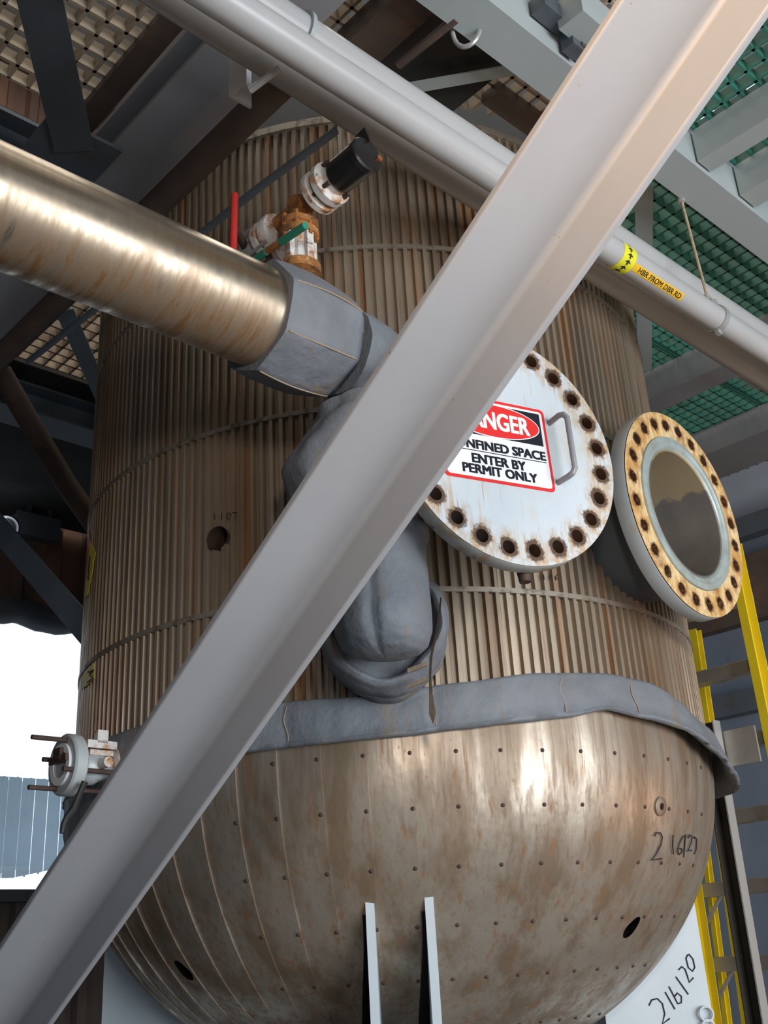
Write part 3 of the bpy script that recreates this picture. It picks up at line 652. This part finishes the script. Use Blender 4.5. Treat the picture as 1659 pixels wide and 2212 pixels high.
# hanger clamp and rod
cv0 = pv(1545, 690); cp = pa+V*cv0
hang = thing('pipe_hanger', cp-Z*.06, 'thin rod and ring clamp hanging the labelled white pipe from the channel', 'hanger')
mb = MB(); mb.lathe(cp, V, [(.0485, -.012), (.055, -.012), (.055, .012), (.0485, .012)], 40, closed=True); mb.box(cp+Z*.064, N*.012, V*.022, Z*.014); mb.box(cp-Z*.06, N*.008, V*.014, Z*.010); build('ring_clamp', mb, m_zinc, hang)
mb = MB(); rt = W(1.452, .41, 4.36); rb_ = cp+Z*.075-V*.03; mb.tube([rb_, rt], .006, 8); build('rod', mb, m_rope, hang)
mb = MB(); mb.lathe(rt-Z*.008, Z, [(.014, -.014), (.014, .012), (.0, .012)], 6); build('nut', mb, m_zinc, hang)
cl = cp+Z*.085; mb = MB(); mb.tube([cl-V*.05, cl-V*.03+Z*.018, cl, cl+V*.03+Z*.012, cl+V*.05], .006, 8); build('turnbuckle', mb, m_zinc, hang)
# u-bolt at upper left of the top pipe
ub = at_n(648, 40, 1.285).dot(V); c0 = W(1.285, ub, 4.118)
mb = MB(); mb.lathe(c0, V, [(.0615, -.007), (.072, -.007), (.072, .007), (.0615, .007)], 40, closed=True); tag(build('u_bolt', mb, m_paint2), 'thin u-bolt round the upper white pipe at the top of the frame', 'u-bolt')
# small white support bracket below bundle
br = thing('pipe_support', at_n(520, 205, 1.12), 'small white angle bracket with rod below the pipe bundle, left', 'bracket')
q = at_v(548, 180, -1.47); mb = MB(); mb.prism([(0, 0), (.075, 0), (.075, .075), (.066, .075), (.066, .009), (0, .009)], q-Z*.085-N*.02, q+Z*.07-N*.02, -V, N); build('angle', mb, m_white, br)
mb = MB(); q2 = at_v(541, 195, -1.58); mb.tube([q2, at_n(606, 146, 1.36)], .010, 10); build('rod', mb, m_white, br)
mb = MB(); mb.box(at_v(1632, 800, 1.35), N*.05, V*.1, Z*.05); tag(build('pipe_shoe', mb, m_paint), 'grey pipe shoe under the bundle at the right frame edge', 'support')

# ================================================================== INSULATION BLANKETS
BG = 'grey insulation blankets on the small pipe'
def wob(p, s, a, seed=0.): return noise.noise(p*s+Vector((seed, seed*2, -seed)))*a
def skin(rings, seg, closed_ends=True):
    vs_ = []; fs = []
    for rg in rings: vs_ += rg
    m = len(rings)
    for i in range(m-1):
        for k in range(seg): fs.append((i*seg+k, i*seg+(k+1) % seg, (i+1)*seg+(k+1) % seg, (i+1)*seg+k))
    if closed_ends: fs += [tuple(range(seg-1, -1, -1)), tuple(range((m-1)*seg, m*seg))]
    return MB().add(vs_, fs)
def sweep(path, radf, seg=72, wa=.008, ws=7, seed=0.):
    """path: list of (point, x-axis, y-axis); radf(i, angle) -> radius"""
    rings = []
    for i, (p, x, y) in enumerate(path):
        rg = []
        for k in range(seg):
            a = 2*math.pi*k/seg; d = x*math.cos(a)+y*math.sin(a); r = radf(i/(len(path)-1), a)
            q = p+d*r; rg.append(q+d*(wob(q, ws, wa, seed)+wob(q, ws*2.7, wa*.45, seed+5)))
        rings.append(rg)
    return skin(rings, seg)
ax = W(1.12, 0, 3.205)
# sleeve: eight flat sides, cut skew towards the elbow
def octr(a, r, n=7, ph=.25): 
    st = 2*math.pi/n; q = ((a+ph) % st)-st/2; return r*(.25+.75*math.cos(st/2)/math.cos(q))
path = []
for i in range(26):
    v = ssv-.004+(.262)*i/25; path.append((ax+V*v, N, Z))
def sl_ang(x, y):
    d = ray(x, y); o = CAM-ax; a_, b_, c_ = (N*d.dot(N)+Z*d.z), (N*o.dot(N)+Z*o.z), .157
    A, B, C = a_.dot(a_), a_.dot(b_), b_.dot(b_)-c_*c_; t = (-B-math.sqrt(max(0, B*B-A*C)))/A; p = o+d*t
    return math.atan2(p.z, p.dot(N))
st7 = 2*math.pi/7; a7 = sl_ang(690, 742); ph7 = -a7
def slv(t, a): return octr(a, .163, 7, ph7)+.010*math.sin(math.pi*min(1, t*1.1))-.02*smooth((t-.9)/.1)
mb = sweep(path, slv, 84, .004, 9, 1.)
sleeve = tag(build('insulation_blanket', mb, m_blanket, ang=60), 'grey faceted blanket sleeve butted against the stainless pipe end', 'insulation blanket', BG)
for k in (0, 1, -1):
    a = a7+k*st7; d = N*math.cos(a)+Z*math.sin(a); mb = MB()
    mb.tube([path[i][0]+d*(slv(i/25, a)-.001) for i in range(1, 24)], .0022, 6); build('seam', mb, m_seam, sleeve)
# elbow and drop
path = []
cx, rb = ssv+.27, .16
for i in range(20):
    a = R_(90*i/19); c = ax+V*(-1.0-.17)-Z*.17; p = c+V*.17*math.sin(a)+Z*.17*math.cos(a); t = V*math.cos(a)-Z*math.sin(a); y = N.cross(t) if False else V*math.sin(a)+Z*math.cos(a)
    path.append((p, N, y))
for i in range(1, 26):
    path.append((ax+V*-1.0+Z*(-.17-.42*i/25)-Vector((.105, -.03, 0))*smooth(i/10), N, V))
def drop(t, a):
    r = .135+.072*smooth((t-.30)/.14)-.062*smooth((t-.55)/.45)
    return r+.010*abs(math.sin(5*a+9*t))*smooth((t-.25)/.1)*smooth((.9-t)/.4)+.008*math.sin(t*70+2*a)*math.exp(-((t-.45)/.07)**2)
mb = sweep(path, drop, 90, .010, 8, 3.)
tag(build('insulation_blanket', mb, m_blanket, ang=60), 'wrinkled grey blanket over the elbow half hidden behind the brace', 'insulation blanket', BG)
# lower bulb
path = []; b0 = Vector((0, -1.535, 0)); X = Vector((1, 0, 0)); Y = Vector((0, 1, 0))
prof = [(2.70, .10), (2.685, .125), (2.64, .13), (2.58, .126), (2.50, .130), (2.44, .134), (2.39, .130), (2.355, .115), (2.335, .09), (2.325, .05), (2.322, .01)]
rings = []
for i in range(44):
    s = i/43*(len(prof)-1); k = min(int(s), len(prof)-2); f_ = s-k; z = prof[k][0]*(1-f_)+prof[k+1][0]*f_; r = prof[k][1]*(1-f_)+prof[k+1][1]*f_; rg = []
    for j in range(72):
        a = 2*math.pi*j/72; d = X*math.cos(a)+Y*math.sin(a); cr = .012*math.exp(-((a-4.5)/.10)**2)*smooth((2.68-z)/.1)
        q = b0+Z*z+d*(r-cr+.008*math.sin(z*95+1.5*math.sin(a*2))*smooth((z-2.60)/.05)*smooth((2.69-z)/.02)); rg.append(q+d*(wob(q, 8, .010, 8.)+wob(q, 19, .004, 2.)))
    rings.append(rg)
tag(build('insulation_blanket', skin(rings, 72), m_blanket, ang=60), 'bulging grey blanket pouch hanging below the brace', 'insulation blanket', BG)
# wrapped flange behind bulb
fc = Vector((.0, -1.17, 2.462)); rings = []
pr = [(0, .06), (0, .155), (-.02, .175), (-.07, .186), (-.105, .186), (-.122, .174), (-.135, .186), (-.18, .186), (-.225, .172), (-.238, .158), (-.228, .146), (-.20, .142), (-.20, .06)]
for i in range(40):
    s = i/39*(len(pr)-1); k = min(int(s), len(pr)-2); f_ = s-k; y = pr[k][0]*(1-f_)+pr[k+1][0]*f_; r = pr[k][1]*(1-f_)+pr[k+1][1]*f_; rg = []
    for j in range(96):
        a = 2*math.pi*j/96; d = X*math.cos(a)+Z*math.sin(a)
        q = fc+Y*y*(1+.10*math.sin(a*2+1))+d*r*(1+.02*math.sin(3*a)); rg.append(q+d*(wob(q, 10, .012, 4.)+wob(q, 24, .004, 6.))+Y*wob(q, 9, .012, 9.))
    rings.append(rg)
wrap = tag(build('insulation_blanket', skin(rings, 96), m_blanket, ang=60), 'round grey blanket collar wrapped round the vessel flange behind the pouch', 'insulation blanket', BG)
mb = MB()
sp = [(at_plane(x, y, Y, -1.45)+Vector((0, wob(Vector((x, y, 0))*.01, 1, .01), 0))) for x, y in ((952, 1290), (948, 1340), (938, 1385), (931, 1420), (929, 1460), (931, 1505), (934, 1540), (936, 1562))]
ws = [.002, .004, .003, .004, .003, .005, .009, .001]; vs_ = []
for i, (p, w) in enumerate(zip(sp, ws)): vs_ += [p-X*w+Y*.003, p+X*w-Y*.004, p+X*w-Y*.001, p-X*w+Y*.006]
fs = [(4*i+j, 4*i+(j+1) % 4, 4*i+4+(j+1) % 4, 4*i+4+j) for i in range(7) for j in range(4)]
build('loose_strap', MB().add(vs_, fs), m_scrim, wrap)
mb = MB()
for (x, y), (x2, y2) in (((880, 1450), (922, 1434)), ((878, 1486), (921, 1466))):
    a, c = at_plane(x, y, Y, -1.42), at_plane(x2, y2, Y, -1.405); mb.box((a+c)/2, (c-a)/2, Y*.004, Z*.006)
build('buckle_strap', mb, m_scrim, wrap)
# belt
TOP = [(-180, 2.315), (-66, 2.315), (-48, 2.311), (-35, 2.315), (-13, 2.306), (-2, 2.30), (10, 2.329), (22, 2.361), (34, 2.375), (43, 2.365), (51, 2.329), (58, 2.285), (72, 2.262), (90, 2.25), (180, 2.3)]
BOT = [(-180, 2.17), (-30, 2.17), (-18.7, 2.173), (-8.5, 2.174), (1.7, 2.18), (9.5, 2.193), (19, 2.212), (25.7, 2.229), (32.3, 2.257), (39.6, 2.239), (49, 2.222), (56.7, 2.171), (66, 2.13), (80, 2.10), (100, 2.12), (180, 2.17)]
FLA = [(-180, 0), (24, 0), (32, .012), (45, .03), (60, .05), (85, .06), (120, .02), (180, 0)]
rings = []; NB = 420
for i in range(NB):
    ph = -180+360*i/NB; zt, zb, fl_ = lerp_tab(TOP, ph), lerp_tab(BOT, ph), lerp_tab(FLA, ph); rg = []
    sg = .5+.5*math.sin(R_(ph)*9+2*math.sin(R_(ph)*3)); dent = .010*math.exp(-((ph-25)/1.0)**2)+.008*math.exp(-((ph-38)/.8)**2)+.008*math.exp(-((ph+14)/.7)**2)+.008*math.exp(-((ph-6)/.7)**2)
    h = zt-zb
    cs = [(1.214, .0), (1.232, .012), (1.236, .06), (1.229, .12), (1.232, .35), (1.233, .6), (1.232, .9), (1.229, .97), (1.214, 1.0), (1.206, .5)]
    for r, s in cs:
        r2 = r-dent*(r > 1.22)+fl_*(1-s)**1.1; p = on(ph, zb+h*s, r2); d = on(ph, 0, 1)
        rg.append(p+d*(wob(p, 6, .007, 3.)+wob(p, 15, .005, 7.)+wob(p, 34, .006, 1.)*math.exp(-s*7))*(r > 1.215))
    rings.append(rg)
rings.append(rings[0])
belt = tag(build('insulation_belt', skin(rings, 10, False), m_blanket, ang=70), 'long grey blanket band wrapped round the vessel above the bottom head', 'insulation blanket')
for ph in (25, 38, -14, 6, -40):
    mb = MB(); mb.tube([on(ph+.3*math.sin(8*s), lerp_tab(BOT, ph)+(lerp_tab(TOP, ph)-lerp_tab(BOT, ph))*s, 1.226+lerp_tab(FLA, ph)*(1-s)) for s in [i/8 for i in range(1, 8)]], .0016, 6); build('seam', mb, m_seam, belt)
# hanging apron below left valve
rings = []
for i in range(30):
    s = i/29; rg = []
    for j, (z, r) in enumerate(((2.165, 1.235), (2.05, 1.232), (1.95, 1.205), (1.88, 1.17), (1.88, 1.16), (2.165, 1.215))):
        ph = -68+30*s; p = on(ph, z, r); rg.append(p+on(ph, 0, 1)*wob(p, 9, .012, 1.))
    rings.append(rg)
tag(build('insulation_blanket', skin(rings, 6), m_blanket, ang=60), 'grey blanket flap hanging under the left flanged valve', 'insulation blanket', BG)

# ================================================================== VALVE CLUSTER on the pipe
vg = at_v(648, 590, -1.30); gn = vg.dot(N); gx = Vector(W(gn, -1.30, 0))
zt = at_v(640, 500, -1.30).z; zb_ = vg.z
gate = thing('gate_valve', gx+Z*zb_, 'rust-streaked white upright valve standing on the blanket sleeve', 'valve')
H = zt-zb_
mb = MB(); mb.lathe(gx+Z*(zb_-.06), Z, [(.035, 0), (.035, .045), (.062, .05), (.062, .078), (.055, .084), (.04, .085)], 32); build('lower_flange', mb, m_rust, gate)
mb = MB(); mb.lathe(gx+Z*(zb_+.02), Z, [(.042, 0), (.045, .02), (.040, .05), (.045, H-.05), (.042, H-.03)], 8); mb.box(gx+Z*(zb_+H*.5), N*.052, V*.012, Z*(H*.36)); mb.box(gx+Z*(zb_+H*.5), N*.02, V*.05, Z*(H*.3)); build('valve_body', mb, m_valve, gate)
mb = MB(); mb.lathe(gx+Z*(zt-.03), Z, [(.04, -.008), (.060, -.006), (.060, .014), (.05, .016), (.05, .024), (.058, .026), (.058, .046), (.03, .052)], 32)
for k in range(8): a = k*math.pi/4; mb.lathe(gx+Z*(zt-.045)+N*.052*math.cos(a)+V*.052*math.sin(a), Z, [(.007, 0), (.007, .075), (0, .076)], 6)
build('upper_flange', mb, m_rust, gate)
# branch line along N
bz = zt+.068; bc = gx+Z*bz
mb = MB(); mb.lathe(gx+Z*(zt+.015), Z, [(.030, 0), (.030, .05), (.034, .07), (.030, .09), (0, .095)], 24); mb.tube([bc-N*.09, bc+N*.09], .030, 20); build('tee_fitting', mb, m_rust, gate)
cam_ = thing('hose_coupling', bc+N*.1-Z*.06, 'flange pair with black plastic cap pointing up right of the white valve', 'coupling')
mb = MB(); mb.lathe(bc, N, [(.03, .085), (.062, .088), (.065, .092), (.065, .112), (.06, .116), (.035, .118)], 32); build('inner_flange', mb, m_valve, cam_)
mb = MB(); mb.lathe(bc, N, [(.035, .128), (.062, .130), (.066, .134), (.066, .156), (.060, .160), (.045, .164), (.042, .20), (.03, .21)], 32); build('outer_flange', mb, m_valve, cam_)
for k in range(4):
    a = R_(45+90*k); d = V*math.cos(a)+Z*math.sin(a); mb = MB(); mb.tube([bc+d*.052+N*.078, bc+d*.052+N*.185], .007, 8); build('flange_bolt', mb, m_bolt, cam_)
mb = MB(); mb.lathe(bc, N, [(.036, .18), (.048, .185), (.050, .195), (.050, .285), (.053, .288), (.053, .305), (.048, .31), (0, .312)], 36); build('black_cap', mb, m_hose, cam_)
mb = MB(); mb.prism([(-.02, 0), (.045, 0), (.03, .05), (-.005, .055)], bc+N*.30+Z*.04-V*.003, bc+N*.30+Z*.04+V*.003, -N, Z); build('cap_tab', mb, m_hose, cam_)
mb = MB(); mb.lathe(bc+N*.308+V*.038, N, [(.009, 0), (.009, .010), (0, .011)], 12); build('copper_ferrule', mb, m_copper, cam_)
# left branch: disc, ball valve and red handle
lv = thing('ball_valve', bc-N*.16-Z*.06, 'small dirty white ball valve with red handle behind the stainless pipe', 'valve')
mb = MB(); mb.lathe(bc-Z*.02, -N, [(.03, .085), (.060, .09), (.062, .096), (.062, .125), (.055, .13), (.045, .135), (.062, .137), (.062, .16), (.04, .165)], 32); build('disc_flange', mb, m_valve, lv)
mb = MB(); mb.lathe(bc-Z*.02, -N, [(.03, .16), (.042, .175), (.045, .22), (.035, .25), (.03, .30), (.025, .31)], 20); build('valve_body', mb, m_gvalve, lv)
for dz in (-.045, .045, 0):
    mb = MB(); mb.tube([bc-Z*(.02-dz)-N*.10-V*.04, bc-Z*(.02-dz)-N*.27-V*.04], .006, 8); build('tie_bolt', mb, m_zinc, lv)
rh = at_v(507, 420, -1.42), at_v(503, 560, -1.42)
mb = MB(); mb.tube([rh[0], rh[1]], .0115, 12); build('red_handle', mb, m_red, lv)
mb = MB(); mb.tube([bc-N*.24-Z*.02, (rh[0]+rh[1])/2], .013, 10); build('handle_arm', mb, m_bolt, lv)
gv = thing('lever_valve', gx+Z*(zb_+.02)-N*.12, 'small valve with green lever grips just above the stainless pipe', 'valve')
g1, g2 = at_v(607, 523, -1.40), at_v(660, 487, -1.40)
mb = MB(); mb.tube([g1, g2], .0115, 12); build('lever_grip', mb, m_green, gv)
g3, g4 = at_v(556, 557, -1.40), at_v(576, 543, -1.40); mb = MB(); mb.tube([g3, g4], .0115, 12); build('lever_grip', mb, m_green, gv)
mb = MB(); mb.tube([g1, g4], .010, 8); build('lever', mb, m_rust, gv)
mb = MB(); mb.tube([g4+V*.02-Z*.0, gx+Z*(zb_+.05)-N*.03], .03, 16); mb.lathe((g4+gx+Z*(zb_+.05))/2, N, [(.04, -.01), (.045, 0), (.04, .015)], 20); build('valve_body', mb, m_brown, gv)
mb = MB(); g5 = at_v(580, 556, -1.34); mb.lathe(g5, Z, [(.028, -.03), (.03, 0), (.022, .02), (0, .024)], 16); build('bonnet', mb, m_gvalve, gv)

# ================================================================== LEFT FLANGED VALVE
LZ = 2.205; lo = Vector((0, 0, LZ))
fv = thing('flanged_valve', -V*1.33+Z*(LZ-.1), 'grey flanged ball valve with a hanging lever on the left side of the vessel', 'valve')
def lat(name, prof, m_, seg=40, off=Vector((0, 0, 0))): mb = MB(); mb.lathe(lo+off, -V, prof, seg); return build(name, mb, m_, fv)
lat('end_flange', [(.035, 1.345), (.088, 1.345), (.094, 1.351), (.094, 1.383), (.088, 1.389), (.060, 1.389), (.058, 1.394), (.040, 1.394), (.038, 1.36), (0, 1.36)], m_flangerim, 48)
lat('valve_body', [(.03, 1.23), (.038, 1.25), (.042, 1.26), (.055, 1.28), (.058, 1.30), (.050, 1.325), (.036, 1.345)], m_gvalve, 32)
lat('body_flange', [(.035, 1.195), (.07, 1.197), (.075, 1.203), (.075, 1.228), (.07, 1.232), (.04, 1.234)], m_valve, 40)
lat('seat_ring', [(.064, 1.388), (.064, 1.397), (.042, 1.397), (.040, 1.388)], m_signwhite, 40)
mb = MB(); mb.lathe(lo, -V, [(0, 1.365), (.037, 1.365), (.037, 1.36)], 24); build('rusty_bore', mb, m_rust, fv)
s1 = Vector((N.x, N.y, 0))
for k, (a, ln) in enumerate(((70, .115), (250, .09), (-20, .03), (160, .03))):
    d = s1*math.cos(R_(a))+Z*math.sin(R_(a)); mb = MB(); mb.tube([lo+d*.074-V*1.20, lo+d*.074-V*(1.389+ln)], .0075, 10); build('stud_bolt', mb, m_bolt, fv)
mb = MB(); mb.box(lo-V*1.40-Z*-.015, N*.055, V*.006, Z*.010); mb.box(lo-V*1.403+Z*.03, N*.022, V*.006, Z*.018); build('locking_bar', mb, m_bolt, fv)
st = lo-V*1.285+N*.055
mb = MB(); mb.tube([lo-V*1.285+N*.03, st+N*.045], .016, 12); mb.box(st+Z*.06-N*.01, N*.012, V*.05, Z*.012); mb.box(st+Z*.035-N*.01, N*.010, V*.04, Z*.008); mb.box(st+Z*.085-N*.01, N*.012, V*.018, Z*.02); build('stem_yoke', mb, m_valve, fv)
hp = [at_plane(x, y, N, st.dot(N)+.04) for x, y in ((183, 1690), (175, 1708), (166, 1730), (158, 1750), (146, 1764), (138, 1780), (134, 1800))]
mb = MB(); mb.tube(hp, [.011, .010, .010, .012, .011, .010, .008], 8); build('lever', mb, m_black, fv)

# ================================================================== STICKERS on the vessel
def cylpatch(pts, R, thick=.002):
    mb = MB(); a = [on(*pz(at_cyl(x, y, 1.203)), R) for x, y in pts]; b2 = [on(*pz(p), R-thick) for p in a]; n = len(a)
    return mb.add(a+b2, [tuple(range(n)), tuple(range(2*n-1, n-1, -1))]+[(i, (i+1) % n, n+(i+1) % n, n+i) for i in range(n)])
stk = thing('warning_sticker', at_cyl(196, 1290, 1.21), 'torn yellow and red warning sticker on the left edge of the vessel', 'sticker')
build('yellow_part', cylpatch([(196, 1170), (202, 1178), (209, 1195), (205, 1212), (203, 1232), (198, 1255), (192, 1285), (187, 1290)], 1.208), m_sticker, stk)
build('red_part', cylpatch([(191.5, 1148), (194, 1152), (196.5, 1172), (192, 1225), (189, 1222)], 1.2075), m_red, stk)
build('printed_line', cylpatch([(196, 1198), (198, 1205), (194.5, 1255), (192.5, 1250)], 1.2095), m_ink, stk)
stk = thing('tag_sticker', at_cyl(195, 1500, 1.21), 'small yellow sticker with a black letter above the left flanged valve', 'sticker')
build('yellow_patch', cylpatch([(206, 1432), (206, 1466), (189, 1482), (180, 1488), (180, 1462), (190, 1447)], 1.208), m_sticker, stk)
p0, p1, p2 = at_cyl(201, 1436, 1.211), at_cyl(201, 1470, 1.211), at_cyl(190, 1478, 1.211)
mb = MB()
for st_ in ([(189, 1474), (201, 1465), (193, 1458), (202, 1447), (190, 1452)], ): mb.tube([at_cyl(x, y, 1.211) for x, y in st_], .0028, 6)
build('printed_letter', mb, m_ink, stk)

# ================================================================== DIAGONAL BRACE (angle iron)
bv = -1.8; pa_ = at_v(240, 1911, bv); pb_ = at_v(1520, 55, bv); bd = (pb_-pa_).normalized(); e2 = bd.cross(V); T = .012
heel = lambda p: p+V*T+e2*T
s0 = (pa_.z-.02)/bd.z
mb = MB(); mb.prism(L_prof(.142+T, .082+T, T, .013, 8), heel(pa_-bd*s0), heel(pb_+bd*1.6), -V, -e2)
brace = tag(build('diagonal_brace', mb, m_paint, ang=50), 'big grey angle-iron brace slanting across the whole picture in front of everything', 'brace')

# ================================================================== LADDERS
lv0 = 1.45
def lp(x, y, dv=0.): return at_v(x, y, lv0+dv)
ladder = thing('step_ladder', Vector((lp(1560, 1900).x, lp(1560, 1900).y, 0)), 'yellow fibreglass step ladder standing right of the vessel', 'ladder')
def rail(p, q, w, d, m_, parent, name='rail', t=.005, flip=1):
    dr = (q-p).normalized(); k = p.z/abs(dr.z) if dr.z < 0 else 0; q = p+dr*k if dr.z < 0 else q
    mb = MB(); mb.prism([(x*flip, y) for x, y in C_prof(w, d, t)], p, q, (N-dr*N.dot(dr)).normalized(), dr.cross((N-dr*N.dot(dr)).normalized())); return build(name, mb, m_, parent)
fl_, flb = lp(1492, 1850), lp(1545, 2212); frt, frb = lp(1586, 1180), lp(1672, 1600)
up = (fl_-flb).normalized(); fl_top = fl_+up*.9
rail(fl_top, flb, .035, .085, m_yellow, ladder, 'front_rail'); rail(frt, frb, .04, .085, m_yellow, ladder, 'front_rail')
r1, r2 = lp(1494, 1366, .35), lp(1584, 1980, .35); rail(r1, r2, .055, .05, m_yellow, ladder, 'rear_rail')
r5, r6 = lp(1540, 1690, .5), lp(1610, 2180, .5); rail(r5, r6, .06, .05, m_yellow, ladder, 'rear_rail')
r3, r4 = lp(1518, 1780, .25), lp(1565, 2150, .25); rail(r3, r4, .022, .04, m_yellow, ladder, 'rear_rail')
for k, y in enumerate((1305, 1455, 1610, 1765, 1915, 2075)):
    a = lp(1500, y+10); z = a.z; 
    def railat(p, q, z): return p+(q-p)*((z-p.z)/(q.z-p.z))
    A, B = railat(fl_top, flb, z), railat(frt, frb, z)
    if (B-A).dot(N) < .15: A = B-N*.3
    mb = MB(); mb.prism([(0, -.03), (.085, -.03), (.085, .024), (.08, .028), (.004, .028), (0, .024)], A, B, V, Z); build('step', mb, m_alu, ladder)
    if k >= 3:
        mb = MB(); c = A+N*.02; mb.tube([c-Z*.13+V*.02, c+N*.11+V*.02], .009, 8); build('step_brace', mb, m_alu, ladder)
lad2 = thing('aluminium_ladder', Vector((lp(1600, 1900, -.2).x, lp(1600, 1900, -.2).y, 0)), 'dark weathered aluminium ladder seen edge on in front of the yellow one', 'ladder')
a1, a2 = lp(1538, 1560, -.18), lp(1645, 2205, -.18); dr = (a2-a1).normalized(); a3 = a1+dr*(a1.z/-dr.z)
sx_ = (N-dr*N.dot(dr)).normalized(); sy_ = dr.cross(sx_)
mb = MB(); mb.prism([(-.03, 0), (.03, 0), (.03, .004), (-.026, .004), (-.026, .07), (-.03, .07)], a1, a3, sx_, sy_); build('side_rail', mb, m_alud, lad2)
mb = MB(); mb.prism([(.028, -.006), (.034, -.006), (.034, .05), (.028, .05)], a1, a3, sx_, sy_); build('rail_lip', mb, m_zinc, lad2)
mb = MB(); q = lp(1602, 1612, -.16); mb.box(q, N*.075, V*.006, Z*.075); build('end_bracket', mb, m_alu, lad2)
mb = MB(); c = at_plane(1526, 2190, Y, -.11); mb.lathe(c, Y, [(.020, -.006), (.026, -.006), (.026, .006), (.020, .006)], 24, closed=True); mb.lathe(c+X*.0-Z*.04, Y, [(.018, -.005), (.024, -.005), (.024, .005), (.018, .005)], 20, closed=True)
tag(build('lifting_eye', mb, m_leg), 'small pale lifting eye on the edge of the pale leg plate', 'eye')

# ================================================================== LEFT BACKGROUND THINGS
q0 = at_n(-40, 1135, -2.6); q1 = at_n(190, 1410, -1.6)
beam('tube_brace', L_prof(.19, .19, .012, .012), q0, q1, (Z.cross(q1-q0)).normalized(), Z, m_bluepaint, 'blue-grey sloping brace between the window and the vessel', 'brace')
q = at_n(75, 1143, -3.2); jb = thing('junction_box', q-Z*.13, 'grey electrical box on the dark siding left of the vessel', 'junction box')
mb = MB(); mb.box(q, V*.15, N*.05, Z*.07); build('box_body', mb, m_box, jb)
mb = MB(); mb.box(q+N*.055+Z*.01, V*.155, N*.006, Z*.072); build('box_cover', mb, m_box, jb)
mb = MB(); mb.tube([q+Z*.07-V*.05, q+Z*.2-V*.05], .018, 10); mb.tube([q+Z*.07+V*.09, q+Z*.2+V*.09], .018, 10); build('conduit_stub', mb, m_darkpaint, jb)
ql = at_n(-6, 1136, -3.0); lamp = thing('wall_lamp', ql-Z*.12, 'lit round lamp cut off at the left frame edge', 'lamp')
em = bpy.data.materials.new('lamp_glow'); em.use_nodes = True; eb = em.node_tree.nodes['Principled BSDF']; eb.inputs['Emission Color'].default_value = (.8, .9, 1, 1); eb.inputs['Emission Strength'].default_value = 6
dl = (CAM-ql).normalized(); mb = MB(); mb.lathe(ql, dl, [(0, .02), (.060, .02), (.072, 0), (.06, -.02)], 32); build('lens', mb, em, lamp)
mb = MB(); mb.lathe(ql+V*.055+Z*.0+dl*.06, dl, [(.02, -.1), (.075, -.04), (.085, .05), (.075, .05), (.06, -.03), (0, -.05)], 32); build('shade', mb, m_black, lamp)
mb = MB(); rings = []
for i in range(40):
    v = wv0-.2+(wv1-wv0+.2)*i/39; c = W(WN+.16, v, HEAD+.012*math.sin(i*1.3)+.010*math.sin(i*.6)); rings.append([c+N*.10*math.cos(a)+Z*(.085+.01*math.sin(i*2))*math.sin(a) for a in [2*math.pi*k/16 for k in range(16)]])
tag(build('rolled_tarp', skin(rings, 16), m_tarp, ang=60), 'dark rolled tarp along the top of the bright window', 'tarp')
tk = thing('outdoor_tank', at_n(30, 1880, -6.5), 'pale blue tank standing outside the bright window', 'tank')
a, c = at_n(-90, 1690, -6.5), at_n(86, 1884, -6.5)
mb = MB(); mb.box((a+c)/2, V*abs((c-a).dot(V))/2, N*.5, Z*abs(a.z-c.z)/2); build('tank_body', mb, m_pale, tk)
mb = MB(); mb.box(Vector((c.x, c.y, (a.z+c.z)/2))+V*.12, V*.05, N*.4, Z*abs(a.z-c.z)/2*.9); build('tank_leg', mb, m_pale, tk)
mb = MB(); mb.box(W(-12, 0, .2), N*7, V*14, Z*.05); struct(build('ground_outside', mb, m_floor))
